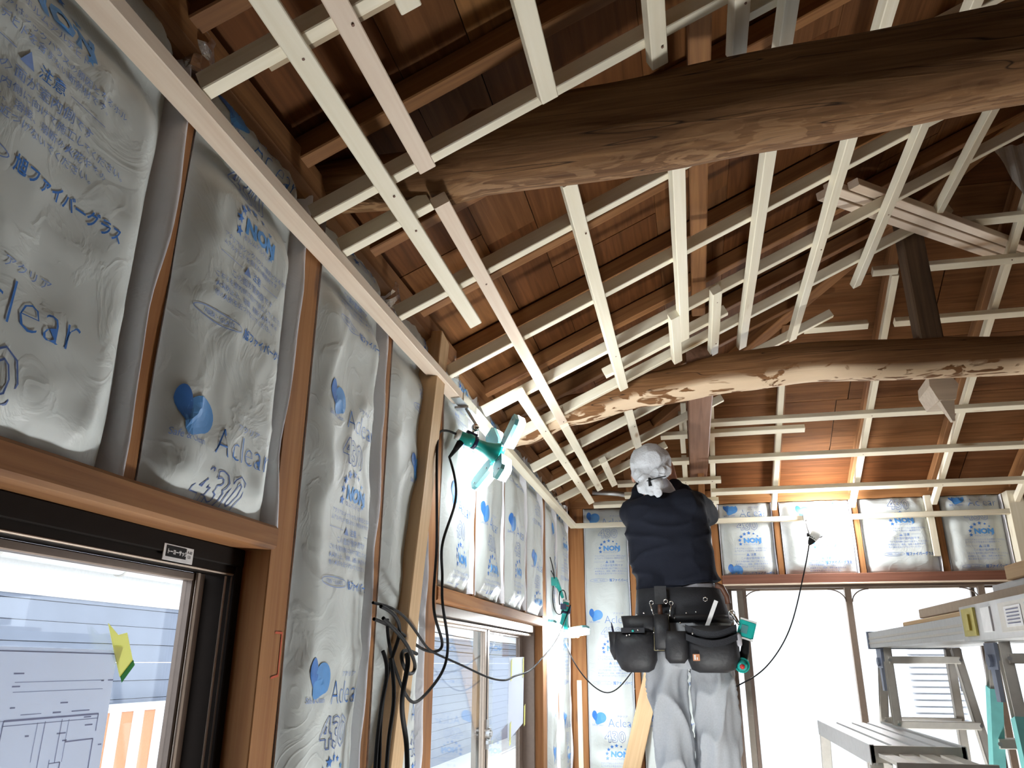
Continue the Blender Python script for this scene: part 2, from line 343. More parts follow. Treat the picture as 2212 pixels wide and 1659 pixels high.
def smooth_union(name, shapes, voxel, mat, parent=None, it=4, wr=0.0, wscale=(1, 1, 1), seed=0):
    """shapes: ('cap', p0, r0, p1, r1) or ('ell', c, (rx,ry,rz)[, rot]); grown together into one continuous surface"""
    mb = MB()
    for s in shapes:
        if s[0] == 'cap':
            p0, r0, p1, r1 = Vector(s[1]), s[2], Vector(s[3]), s[4]; d = (p1-p0); u = d.normalized() if d.length > 1e-6 else Vector((0,0,1))
            pts = []; rr = []
            for k in range(5): a = pi/2*(1-k/4); pts.append(p0-u*r0*sin(a)); rr.append(max(1e-4, r0*cos(a)))
            for k in range(5): a = pi/2*k/4; pts.append(p1+u*r1*sin(a)); rr.append(max(1e-4, r1*cos(a)))
            mb.tube(pts, rr, 18)
        else:
            b = MB(); b.ball((0,0,0), s[2], 24); rot = s[3] if len(s) > 3 else Matrix.Identity(3)
            mb.add([Vector(s[1])+rot @ Vector(q) for q in b.v], b.f)
    me = mb.mesh(name); o = bpy.data.objects.new(name, me); COL.objects.link(o)
    r = o.modifiers.new('r', 'REMESH'); r.mode = 'VOXEL'; r.voxel_size = voxel
    sm = o.modifiers.new('s', 'SMOOTH'); sm.factor = 0.5; sm.iterations = it
    dg = bpy.context.evaluated_depsgraph_get(); out = bpy.data.meshes.new_from_object(o.evaluated_get(dg)); bpy.data.objects.remove(o)
    if wr:
        n = len(out.vertices); nv = [v.normal.copy() for v in out.vertices]
        for v, nn in zip(out.vertices, nv):
            q = Vector((v.co.x*wscale[0]+seed, v.co.y*wscale[1], v.co.z*wscale[2]))
            v.co += nn*wr*(1.6*(1-abs(noise.noise(q)))**3-0.6+0.6*noise.noise(q*2.3))
    for p in out.polygons: p.use_smooth = True
    return link(name, out, mat, parent)

# ------------------------------------------------------------------ structure: floor, walls, roof
TL, TB, D = 0.4706, 0.4578, 5.24          # ceiling slopes and the line of the back wall
zL = lambda x, c: c+TL*x
zB = lambda y, c: c+TB*(D-y)
NL = Vector((-TL, 0, 1)).normalized(); NB = Vector((0, TB, 1)).normalized()
hipy = lambda x: D-1.028*x
fl = empty('floor', (2.6, 1, 0), kind='structure')
for i in range(7):
    for j in range(9):
        MB().box((-0.15+i*0.83, -3.1+j*0.96, -0.03), (-0.153+(i+1)*0.83, -3.103+(j+1)*0.96, 0)).build('floor_panel', M['floor'], fl)
wl = empty('wall_left', (-0.05, 1, 0), kind='structure')
def wbox(name, a, b, mat, par): 
    # a timber along its longest side so that the grain follows it
    d = [b[i]-a[i] for i in range(3)]; k = d.index(max(d)); c = [(a[i]+b[i])/2 for i in range(3)]
    p0 = list(c); p1 = list(c); p0[k] = a[k]; p1[k] = b[k]
    if k == 2: return beam(name, p0, p1, d[1], d[0], mat, par, (1, 0, 0))
    if k == 1: return beam(name, p0, p1, d[0], d[2], mat, par)
    return beam(name, p0, p1, d[1], d[2], mat, par)
for y0, y1, z0, nm in ((0.35,0.44,0,'post'),(0.932,0.968,1.797,'stud'),(1.37,1.456,0,'post'),(1.872,1.912,0,'stud'),(2.295,2.40,0,'post'),
                       (2.815,2.85,1.778,'stud'),(3.29,3.325,1.778,'stud'),(3.765,3.80,1.778,'stud'),(4.215,4.32,0,'post'),(4.675,4.71,0,'stud'),(5.145,5.26,0,'post'),
                       (-0.6,-0.51,0,'post'),(-1.5,-1.41,0,'post'),(-2.4,-2.31,0,'post')):
    wbox(nm, (-0.10, y0, z0), (0.0, y1, 2.50), M['stud'], wl)
beam('lintel', (-0.045, -0.51, 1.7745), (-0.045, 1.37, 1.7745), 0.115, 0.044, M['stud'], wl, bev=0.006, wob=0.0015)
beam('lintel', (-0.048, 2.40, 1.756), (-0.048, 4.215, 1.756), 0.108, 0.043, M['stud'], wl, bev=0.004, wob=0.001)
wbox('sill', (-0.10, -0.5, 0.80), (0.0, 1.37, 0.845), M['stud'], wl)
wbox('sill', (-0.10, 2.40, 0.86), (0.0, 4.215, 0.90), M['stud'], wl)
beam('wall_plate', (-0.052, -3.0, 2.578), (-0.052, 5.36, 2.578), 0.125, 0.10, M['rafter'], wl, bev=0.018, wob=0.003)
def boards(y0, y1, z0, z1):
    n = max(1, round((z1-z0)/0.2))
    for i in range(n): wbox('outer_board', (-0.125, y0, z0+(z1-z0)*i/n), (-0.105, y1, z0+(z1-z0)*(i+1)/n-0.002), M['cladding'], wl)
boards(-3.0, -0.5, 0, 2.66); boards(-0.5, 1.40, 1.752, 2.66); boards(-0.5, 1.40, 0, 0.84); boards(1.40, 2.40, 0, 2.66)
boards(2.40, 4.215, 1.734, 2.66); boards(2.40, 4.215, 0, 0.9); boards(4.215, 5.45, 0, 2.66)

wb = empty('wall_back', (1.4, 5.3, 0), kind='structure')
for x0, x1, z0, mt in ((0.0,0.092,0,'stud'),(0.393,0.43,0,'stud'),(0.928,0.972,0,'stud'),(1.322,1.358,2.076,'rafter'),(1.80,1.836,2.076,'rafter'),(2.272,2.308,2.076,'rafter')):
    wbox('post' if x1-x0 > 0.08 else 'stud', (x0, 5.245, z0), (x1, 5.345, 2.54), M[mt], wb)
wbox('post', (2.665, 5.16, 0), (2.75, 5.34, 2.54), M['pine'], wb)
wbox('lintel', (0.972, 5.19, 2.022), (2.665, 5.34, 2.076), M['lintel'], wb)
wbox('lintel_edge', (0.972, 5.185, 2.012), (2.665, 5.34, 2.022), M['pine_pink'], wb)
wbox('wall_plate', (-0.1, 5.25, 2.54), (5.5, 5.36, 2.63), M['rafter'], wb)
wbox('nailing_batten', (2.222, 5.215, 2.17), (2.262, 5.245, 2.54), M['pine'], wb)
wbox('nailing_batten', (0.03, 5.225, 0.2), (0.06, 5.245, 1.45), M['pine'], wb)
for i in range(13): wbox('outer_board', (-0.12, 5.35, i*0.2), (0.98, 5.37, i*0.2+0.198), M['cladding'], wb)
for i in range(3): wbox('outer_board', (0.98, 5.35, 2.03+i*0.2), (2.75, 5.37, 2.228+i*0.2), M['cladding'], wb)
for i in range(3): wbox('outer_board', (2.75, 5.35, 2.03+i*0.2), (5.5, 5.37, 2.228+i*0.2), M['cladding'], wb)
wbox('post', (4.4, 5.245, 0), (4.5, 5.345, 2.54), M['stud'], wb)
for i in range(11): wbox('outer_board', (4.45, 5.35, i*0.2), (5.5, 5.37, i*0.2+0.198), M['cladding'], wb)
wr = empty('wall_right', (5.5, 1, 0), kind='structure')
for i in range(14): wbox('outer_board', (5.46, -3, i*0.2), (5.48, 5.37, i*0.2+0.198), M['cladding'], wr)
wf = empty('wall_front', (2.7, -3, 0), kind='structure')
for i in range(12): wbox('outer_board', (-0.12, -3.05, i*0.2), (5.48, -3.03, i*0.2+0.198), M['cladding'], wf)

ce = empty('ceiling', (2.7, 1.5, 2.6), kind='structure')
def slab(name, pts, nrm, th, mat, xdir, par):
    """a board whose underside is the polygon pts; grain along xdir"""
    c = sum((Vector(p) for p in pts), Vector())/len(pts); m, _ = frame(c, c+Vector(xdir), nrm); mi = m.inverted()
    v = [mi @ Vector(p) for p in pts]; n = len(v); v2 = [p+Vector((0, 0, th)) for p in v]
    f = [tuple(range(n))[::-1], tuple(range(n, 2*n))]+[(i, (i+1) % n, n+(i+1) % n, n+i) for i in range(n)]
    bm = bmesh.new(); vv = [bm.verts.new(p) for p in v+v2]; [bm.faces.new([vv[i] for i in q]) for q in f]; bmesh.ops.recalc_face_normals(bm, faces=bm.faces)
    me = bpy.data.meshes.new(name); bm.to_mesh(me); bm.free()
    return link(name, me, mat, par, m)
RC = 2.578; BC = 2.645
xs = [-0.16, -0.02, 0.24, 0.39, 0.75, 1.0, 1.3, 1.62, 1.85, 2.15, 2.45, 2.73]
rnd = random.Random(3)
for a, b in zip(xs, xs[1:]):
    ys = [-3.05]; y = -3.05+rnd.uniform(0.5, 1.5)
    while y < hipy(b)-0.3: ys.append(y); y += rnd.uniform(0.8, 1.5)
    for i, y0 in enumerate(ys):
        last = i == len(ys)-1
        ya = hipy(a)-0.003 if last else ys[i+1]-0.003; yb = hipy(b)-0.003 if last else ys[i+1]-0.003
        g = 0.002; up_ = rnd.uniform(0, 0.003)
        slab('roof_board', [(a, y0, zL(a, BC)+up_), (b-g, y0, zL(b-g, BC)+up_), (b-g, yb, zL(b-g, BC)+up_), (a, ya, zL(a, BC)+up_)], NL, 0.012, M['board'], (0, 1, 0), ce)
ds = [-0.12, 0.30, 0.72, 1.12, 1.54, 1.95, 2.35, 2.66]
for a, b in zip(ds, ds[1:]):
    xl, xr = a/1.028, 5.46-a/1.028; cut = [xl]; x = xl+rnd.uniform(0.8, 1.8)
    while x < xr-0.5: cut.append(x); x += rnd.uniform(1.2, 1.9)
    cut.append(xr)
    for i in range(len(cut)-1):
        first, last = i == 0, i == len(cut)-2; g = 0.003
        p = [(cut[i]+g, D-a), (cut[i+1]-g, D-a), ((5.46-b/1.028 if last else cut[i+1])-g, D-b+g), ((b/1.028 if first else cut[i])+g, D-b+g)]
        if p[2][0]-p[3][0] < 0.02: p = p[:2]+[((p[2][0]+p[3][0])/2, D-b)]
        slab('roof_board', [(q[0], q[1], zB(q[1], BC)) for q in p], NB, 0.012, M['board'], (1, 0, 0), ce)
zR = lambda x, c: c+TL*(5.46-x)
for i in range(6):
    a, b = 2.73+i*0.48, 2.73+(i+1)*0.48-0.002
    slab('roof_board', [(a, -3.05, zR(a, BC)), (b, -3.05, zR(b, BC)), (b, hipy(5.46-b), zR(b, BC)), (a, hipy(5.46-a), zR(a, BC))], Vector((TL, 0, 1)), 0.012, M['board'], (0, 1, 0), ce)
k = 0
while 1.335+0.405*k > -3: k -= 1
for i in range(k+1, 12):
    y = 1.335+0.405*i; xe = min(2.73, (D-y)/1.028-0.02)
    if xe < 0.1: continue
    beam('rafter', (-0.15, y-0.02, zL(-0.15, RC)), (xe, y-0.02, zL(xe, RC)), 0.042, 0.058, M['rafter'], ce, NL, anchor='b', bev=0.003, wob=0.002)
for x in (0.40, 0.865, 1.33, 1.795, 2.26, 2.72, 3.19, 3.66, 4.12, 4.6, 5.05):
    t = min(x, 5.46-x); ye = D-1.028*t+0.02
    beam('rafter', (x+0.02, D+0.05, zB(D+0.05, RC)), (x+0.02, ye, zB(ye, RC)), 0.042, 0.058, M['rafter'], ce, NB, anchor='b', bev=0.003, wob=0.002)
beam('hip_rafter', (-0.1, D+0.1, 2.535), (2.73, D-1.028*2.73, zL(2.73, 2.57)), 0.07, 0.075, M['rafter'], ce, anchor='b', bev=0.004)
beam('hip_rafter', (5.56, D+0.1, 2.535), (2.73, D-1.028*2.73, zL(2.73, 2.57)), 0.07, 0.075, M['rafter'], ce, anchor='b', bev=0.004)
beam('ridge_beam', (2.73, -3, 3.76), (2.73, 2.5, 3.76), 0.1, 0.1, M['dark'], ce, anchor='b')
beam('purlin', (0.888, -3, 2.935), (0.888, 3.1, 2.935), 0.055, 0.06, M['rafter'], ce, anchor='b', bev=0.004, wob=0.001)

# ------------------------------------------------------------------ logs and roof timbers
def logbeam(name, path, label, mat, seed, peel=0.25, n=28):
    """path: (x, y, z, ry, rz); an old round log, slightly hewn"""
    pts = []; P_ = path
    for a, b in zip(P_, P_[1:]):
        m = max(2, int((b[0]-a[0])/0.03))
        for i in range(m): t = i/m; t2 = t*t*(3-2*t); pts.append([a[0]+(b[0]-a[0])*t]+[a[j]+(b[j]-a[j])*t2 for j in range(1, 5)])
    pts.append(list(P_[-1])); v = []; f = []; pe = []
    c0 = Vector(((P_[0][0]+P_[-1][0])/2, P_[0][1], P_[0][2]))
    for x, y, z, ry, rz in pts:
        for k in range(n):
            a = 2*pi*k/n; sx = abs(cos(a))**0.88*(1 if cos(a) > 0 else -1); sz = abs(sin(a))**0.88*(1 if sin(a) > 0 else -1)
            d = 1+0.05*noise.noise(Vector((x*1.7+seed, cos(a)*1.3, sin(a)*1.3)))+0.022*noise.noise(Vector((x*5+seed, cos(a)*5, sin(a)*5)))
            # narrow drying cracks running along the log
            for ca, w_, ph in ((2.7, 0.05, 0.3), (3.35, 0.05, 1.7), (5.3, 0.04, 2.9)):
                da = abs((a-ca-0.18*sin(x*1.1+ph)+pi) % (2*pi)-pi)
                if da < 0.12 and sin(x*2.3+ph*3) > -0.2: d -= 0.055*(1-da/0.12)
            v.append(Vector((x, y+sx*ry*d, z+sz*rz*d))-c0)
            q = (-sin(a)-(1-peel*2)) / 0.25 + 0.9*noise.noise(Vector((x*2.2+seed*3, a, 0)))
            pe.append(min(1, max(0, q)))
    for i in range(len(pts)-1):
        for k in range(n): f.append((i*n+k, (i+1)*n+k, (i+1)*n+(k+1) % n, i*n+(k+1) % n))
    f.append(tuple(range(n))); f.append(tuple((len(pts)-1)*n+k for k in range(n))[::-1])
    me = pydata(name, v, f, True); at = me.attributes.new('peel', 'FLOAT', 'POINT'); at.data.foreach_set('value', pe)
    o = link(name, me, mat, None, Matrix.Translation(c0)); return tag(o, label, 'beam')
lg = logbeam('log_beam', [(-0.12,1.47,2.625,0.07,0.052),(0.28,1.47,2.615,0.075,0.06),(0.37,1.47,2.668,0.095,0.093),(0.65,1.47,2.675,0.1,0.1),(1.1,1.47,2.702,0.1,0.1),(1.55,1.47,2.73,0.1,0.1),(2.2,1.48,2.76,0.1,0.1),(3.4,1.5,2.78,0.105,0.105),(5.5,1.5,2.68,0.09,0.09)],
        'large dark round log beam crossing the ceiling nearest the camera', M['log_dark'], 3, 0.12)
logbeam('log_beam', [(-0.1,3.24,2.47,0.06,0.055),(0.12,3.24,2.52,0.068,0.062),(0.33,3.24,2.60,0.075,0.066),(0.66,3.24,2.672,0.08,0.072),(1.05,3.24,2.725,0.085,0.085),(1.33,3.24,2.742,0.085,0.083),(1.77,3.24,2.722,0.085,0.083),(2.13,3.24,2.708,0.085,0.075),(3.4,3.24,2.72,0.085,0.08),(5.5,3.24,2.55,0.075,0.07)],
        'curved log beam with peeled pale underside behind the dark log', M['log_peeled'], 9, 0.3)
t = beam('tie_beam', (0.882, 3.255, 2.705), (0.873, 5.26, 2.69), 0.110, 0.155, M['tie'], None, anchor='b', bev=0.006, wob=0.0015)
tag(t, 'short reddish-brown squared beam running from the curved log to the back wall', 'beam')
t = beam('roof_strut', (1.795, 3.235, 2.775), (1.795, 3.235, 3.44), 0.088, 0.098, M['dark'], None, (0, -1, 0), bev=0.006, wob=0.001)
tag(t, 'dark brown upright strut standing on the curved log beam', 'post')
e = empty('beam_end', (1.86, 3.55, 2.6), 'pale six-sided cut beam end under the curved log', 'beam end')
mb = MB(); hexa = [(-0.052,0.055),(0.03,0.055),(0.055,0.01),(0.035,-0.055),(-0.03,-0.055),(-0.055,0.01)]
mb.add([(1.86+a, 3.36, 2.635+b) for a, b in hexa]+[(1.862+a*0.9, 3.56, 2.64+b*0.9) for a, b in hexa], [tuple(range(6)), tuple(range(6, 12))[::-1]]+[(i, 6+i, 6+(i+1) % 6, (i+1) % 6) for i in range(6)])
mb.build('block', M['block'], e)
mb = MB()
mb.add([(1.838, 3.375, 2.582), (1.893, 3.375, 2.582), (1.893, 3.42, 2.585), (1.838, 3.42, 2.585), (1.874, 3.385, 2.495), (1.884, 3.385, 2.495), (1.884, 3.41, 2.495), (1.874, 3.41, 2.495)], [(0, 1, 2, 3), (4, 7, 6, 5), (0, 4, 5, 1), (1, 5, 6, 2), (2, 6, 7, 3), (3, 7, 4, 0)])
mb.build('wedge', M['block'], e)

# ------------------------------------------------------------------ new ceiling battens
la = empty('ceiling_lattice', (0.03, 2.0, 2.4), 'pale timber ceiling lattice rising from the left wall towards the ridge', 'ceiling frame', 'new timber ceiling lattices')
lb = empty('ceiling_lattice', (1.5, 5.2, 2.4), 'pale timber ceiling lattice sloping down to the back wall over the doors', 'ceiling frame', 'new timber ceiling lattices')
YC, SC, XC, UC = 2.377, 2.41, 2.40, 2.433
ybs, sjs, xbs, ubs = [], [], [], []
def ybat(x, y0, y1, mat='pine'):
    xc = x+0.018; ybs.append((xc, y0, y1)); beam('batten', (xc, y0, zL(xc, YC)), (xc, y1, zL(xc, YC)), 0.038, 0.030, M[mat], la, NL, anchor='b', wob=0.0008)
def joist(y, x0, x1, mat='pine'):
    yc = y-0.014; sjs.append((yc, x0, x1)); beam('joist', (x0, yc, zL(x0, SC)), (x1, yc, zL(x1, SC)), 0.028, 0.040, M[mat], la, NL, anchor='b', wob=0.0006)
def xbat(y, x0, x1, mat='pine'):
    yc = y-0.018; xbs.append((yc, x0, x1)); beam('batten', (x0, yc, zB(yc, XC)), (x1, yc, zB(yc, XC)), 0.038, 0.030, M[mat], lb, NB, anchor='b', wob=0.0008)
def ubat(x, y0, y1, mat='pine'):
    xc = x+0.014; ubs.append((xc, y0, y1)); beam('joist', (xc, y0, zB(y0, UC)), (xc, y1, zB(y1, UC)), 0.030, 0.040, M[mat], lb, NB, anchor='b', wob=0.0006)
beam('edge_batten', (0.034, -1.6, 2.40), (0.034, 2.47, 2.40), 0.046, 0.030, M['pine_pink'], la, anchor='b', wob=0.001)
beam('edge_batten', (0.041, 2.60, 2.398), (0.036, 5.19, 2.40), 0.042, 0.030, M['pine'], la, anchor='b', wob=0.001)
for a in ((0.200, -0.9, 2.014, 'pine'), (0.285, -0.9, 1.31, 'pine_pink'), (0.276, 1.435, 3.164, 'pine_pink'), (0.378, -0.9, 0.94, 'pine'), (0.548, -0.9, 1.30, 'pine'), (0.543, 1.60, 3.137, 'pine'),
          (0.775, -0.9, 1.372, 'pine'), (0.806, 1.59, 2.945, 'pine'), (0.95, -0.9, 1.48, 'pine'), (1.061, -0.9, 3.385, 'pine'), (1.317, -0.9, 3.639, 'pine'), (1.57, 0.3, 3.358, 'pine'), (1.835, 0.6, 3.04, 'pine'),
          (0.197, 2.66, 4.76, 'pine'), (0.275, 3.215, 4.55, 'pine'), (0.538, 3.33, 4.10, 'pine'), (0.355, 4.03, 4.62, 'pine'), (0.774, 2.685, 3.15, 'pine'), (0.93, 2.66, 3.28, 'pine')):
    ybat(*a)
for a in ((0.93, 0.052, 1.7), (1.335, 0.052, 1.75), (1.478, 0.052, 0.262), (1.845, 0.052, 2.15), (2.318, 0.052, 2.3), (2.76, 0.058, 2.42), (2.998, 0.50, 1.0), (3.16, 0.10, 1.95), (3.705, 0.058, 1.54), (4.16, 0.058, 1.02), (4.51, 0.058, 0.70), (0.45, 0.052, 1.6), (1.42, 0.97, 1.75)):
    joist(*a)
slab('plywood_packer', [(0.15, 0.9315, zL(0.15, SC)+0.006), (0.46, 0.9315, zL(0.46, SC)+0.006), (0.46, 0.9425, zL(0.46, SC)+0.006), (0.15, 0.9425, zL(0.15, SC)+0.006)], NL, 0.02, M['ply'], (1, 0, TL), la)
mb = MB(); mb.box((0.026, 2.40, 2.3985), (0.06, 2.66, 2.3965)); mb.box((0.058, 2.44, 2.398), (0.0605, 2.64, 2.428))
mb.build('joining_plate', M['steel'], la)
beam('edge_batten', (0.055, 5.182, 2.40), (2.665, 5.182, 2.402), 0.038, 0.030, M['pine'], lb, anchor='b', wob=0.001)
for a in ((4.948, 0.405, 0.81), (4.948, 0.94, 3.2), (4.655, 0.711, 0.817), (4.655, 0.93, 3.2), (4.436, 0.666, 0.817), (4.436, 0.932, 1.455), (4.355, 0.934, 3.2), (4.06, 1.2, 3.1), (3.755, 1.407, 1.70), (3.755, 1.82, 3.1), (3.46, 1.683, 1.79), (3.46, 1.913, 3.1), (3.256, 2.017, 3.1),
          (4.835, 0.373, 0.999), (5.03, 0.196, 0.983)):
    xbat(*a)
for a in ((0.775, 5.16, 4.66), (0.775, 4.60, 4.30), (0.940, 5.16, 4.18), (1.31, 5.16, 3.93), (1.779, 5.16, 3.50), (2.245, 5.16, 3.05), (2.70, 5.16, 2.65), (0.79, 4.42, 4.20)):
    ubat(*a)
def screws(name, pts, nrm, par):
    mb = MB()
    for p in pts:
        p = Vector(p); q = p-nrm*0.0006; mb.tube([q, p+nrm*0.002], [0.0028, 0.0028], 6)
    o = mb.build(name, M['marker'], par); o['kind'] = 'stuff'
rnd = random.Random(5)
screws('screw_heads', [(xc+rnd.uniform(-.008, .008), yc+rnd.uniform(-.01, .01), zL(xc, YC)) for xc, a, b in ybs for yc, c, d in sjs if a < yc < b and c < xc < d], NL, la)
screws('screw_heads', [(xc+rnd.uniform(-.008, .008), yc+rnd.uniform(-.01, .01), zB(yc, XC)) for yc, a, b in xbs for xc, c, d in ubs if a < xc < b and d < yc < c], NB, lb)
for i, (off, dz, sh, lab) in enumerate(((0.0, 0, 0, 'loose pale batten lying across the lattice, uppermost of the diagonal bundle'), (-0.052, 0.0, -0.03, 'loose pale batten lying across the lattice, middle of the diagonal bundle'), (-0.098, 0.004, 0.05, 'loose pale batten lying across the lattice, lowest of the diagonal bundle'))):
    p0 = Vector((1.385, 2.62, 3.165+dz)); p1 = Vector((2.44, 3.71, 3.345+dz)); d = (p1-p0).normalized(); s = Vector((d.y, -d.x, 0)).normalized()
    o = beam('loose_batten', p0-s*(-0.05+off*-1)*-1+d*sh, p1-s*(-0.05+off*-1)*-1+d*(sh+0.02), 0.042, 0.03, M['pine_pink'], None, anchor='b')
    tag(o, lab, 'batten', 'loose battens on the lattice')
# the covering laid over the roof boards
CC = BC+0.02
for pts, nr in (([(-0.4,-3.3),(2.73,-3.3),(2.73,hipy(2.73)),(-0.4,hipy(-0.4))], NL), ([(5.86,-3.3),(2.73,-3.3),(2.73,hipy(2.73)),(5.86,hipy(-0.4))], Vector((TL,0,1)))):
    slab('roof_covering', [(x, y, (zL(x, CC) if nr is NL else zR(x, CC))) for x, y in pts], nr, 0.02, M['cladding'], (0, 1, 0), ce)
slab('roof_covering', [(x, y, zB(y, CC)) for x, y in ((-0.4, hipy(-0.4)), (5.86, hipy(-0.4)), (2.73, hipy(2.73)))], NB, 0.02, M['cladding'], (1, 0, 0), ce)
for i in range(8): wbox('gable_board', (0.0+i*0.3, -3.06, 2.4+i*0.17), (5.46-i*0.3, -3.04, 2.4+(i+1)*0.17), M['cladding'], wf)
for a, b in (((-0.125,-3.05,2.6),(-0.105,5.37,2.72)), ((5.46,-3.05,2.6),(5.48,5.37,2.72))): wbox('eaves_board', a, b, M['cladding'], wl if a[0] < 0 else wr)
wbox('eaves_board', (-0.12, 5.35, 2.6), (5.48, 5.37, 2.74), M['cladding'], wb)

# ------------------------------------------------------------------ printing on the insulation film
def text2d(body, size, x=0, y=0, offset=0.0, outline=0.0, align='LEFT', sx=1.0, shear=0.0, res=2):
    cu = bpy.data.curves.new('t', 'FONT'); cu.body = body; cu.size = size; cu.align_x = align; cu.resolution_u = res; cu.offset = offset; cu.shear = shear
    if outline: cu.fill_mode = 'NONE'; cu.bevel_depth = outline; cu.bevel_resolution = 0; cu.dimensions = '2D'
    o = bpy.data.objects.new('t', cu); COL.objects.link(o)
    dg = bpy.context.evaluated_depsgraph_get(); me = bpy.data.meshes.new_from_object(o.evaluated_get(dg))
    v = [(p.co.x*sx+x, p.co.y+y) for p in me.vertices]; f = [tuple(p.vertices) for p in me.polygons]
    bpy.data.objects.remove(o); bpy.data.meshes.remove(me); bpy.data.curves.remove(cu)
    return v, f
def leaf2d(cx, cy, s, big):
    # a drop: round at one end, pointed at the other
    v = [(cx, cy)]; n = 22; rings = 3; pts = []
    for k in range(n):
        a = 2*pi*k/n
        if big: x, y = 0.062*cos(a)*0.72, 0.042*sin(a); w_ = max(0, -cos(a))*max(0, -sin(a)+0.25); x -= 0.016*w_; y -= 0.032*w_
        else: x, y = 0.024*cos(a), 0.040*sin(a); w_ = max(0, -sin(a))**2; x = x*(1-0.75*w_)+0.013*w_; y -= 0.012*w_
        pts.append((x*s, y*s))
    f = []
    for r in range(1, rings+1): v += [(cx+px*r/rings, cy+py*r/rings) for px, py in pts]
    for k in range(n): f.append((0, 1+k, 1+(k+1) % n))
    for r in range(rings-1):
        for k in range(n): f.append((1+r*n+k, 1+(r+1)*n+k, 1+(r+1)*n+(k+1) % n, 1+r*n+(k+1) % n))
    return v, f
def star2d(cx, cy, r):
    v = [(cx, cy)]+[(cx+(r if k % 2 == 0 else r*0.42)*sin(pi*k/5), cy+(r if k % 2 == 0 else r*0.42)*cos(pi*k/5)) for k in range(10)]
    return v, [(0, 1+k, 1+(k+1) % 10) for k in range(10)]
def ring2d(cx, cy, rx, ry, t, n=28):
    v = []; f = []
    for k in range(n): a = 2*pi*k/n; v += [(cx+rx*cos(a), cy+ry*sin(a)), (cx+(rx-t)*cos(a), cy+(ry-t)*sin(a))]
    for k in range(n): f.append((2*k, 2*((k+1) % n), 2*((k+1) % n)+1, 2*k+1))
    return v, f
PRINT = []                                   # (verts, faces, ink) relative to the middle of the two leaves
def pr(vf, ink): PRINT.append((vf[0], vf[1], ink))
pr(leaf2d(-0.0265, 0.009, 0.70, False), 0); pr(leaf2d(0.014, -0.003, 0.74, True), 1)
pr(text2d('Safe & Clean', 0.0165, -0.044, -0.050, sx=0.86), 2)
pr(text2d('Aclear', 0.070, 0.056, -0.056, offset=-0.0016, sx=0.92), 0)
pr(text2d('アクリア', 0.013, 0.112, 0.0, sx=1.3), 2)
pr(text2d('430', 0.084, 0.035, -0.139, outline=0.0011, sx=1.0, offset=0.002), 2)
for k in range(9):
    a = radians(200-k*27); pr(star2d(0.105+0.062*cos(a), -0.212+0.052*sin(a), 0.0125 if k < 5 else 0.008), 0 if k < 6 else 1)
pr(text2d('NON', 0.042, 0.066, -0.222, offset=0.0022, sx=1.1), 1); pr(text2d('ホルムアルデヒド', 0.0125, 0.064, -0.238), 2)
for k, (tx, sz, x, y) in enumerate((('アクリアはシックハウスの原因となるホル', 0.0120, 0.005, -0.262), ('ムアルデヒドを含まない断熱材です。', 0.0120, 0.005, -0.277), ('この面が室内側です', 0.0165, 0.040, -0.325), ('こちらを室内側に向けて施工してください。', 0.0125, 0.0, -0.343), ('火災防止上、溶接、溶断の火花やその', 0.0125, 0.005, -0.360), ('他の火気を近づけないでください。', 0.0125, 0.005, -0.376))): pr(text2d(tx, sz, x, y, res=1), 2)
pr(([(0.0, -0.2945), (0.07, -0.2945), (0.07, -0.2955), (0.0, -0.2955)], [(3, 2, 1, 0)]), 2); pr(([(0.145, -0.2945), (0.2, -0.2945), (0.2, -0.2955), (0.145, -0.2955)], [(3, 2, 1, 0)]), 2)
pr(([(0.076, -0.304), (0.096, -0.304), (0.086, -0.286)], [(0, 1, 2)]), 2); pr(text2d('注意', 0.018, 0.101, -0.303), 0)
pr(ring2d(0.03, -0.413, 0.062, 0.0115, 0.0018), 2); pr(text2d('FIBER・GLASS', 0.012, 0.03, -0.417, align='CENTER'), 2)
pr(text2d('旭ファイバーグラス', 0.0215, 0.098, -0.421, offset=0.0004, sx=0.82), 0)

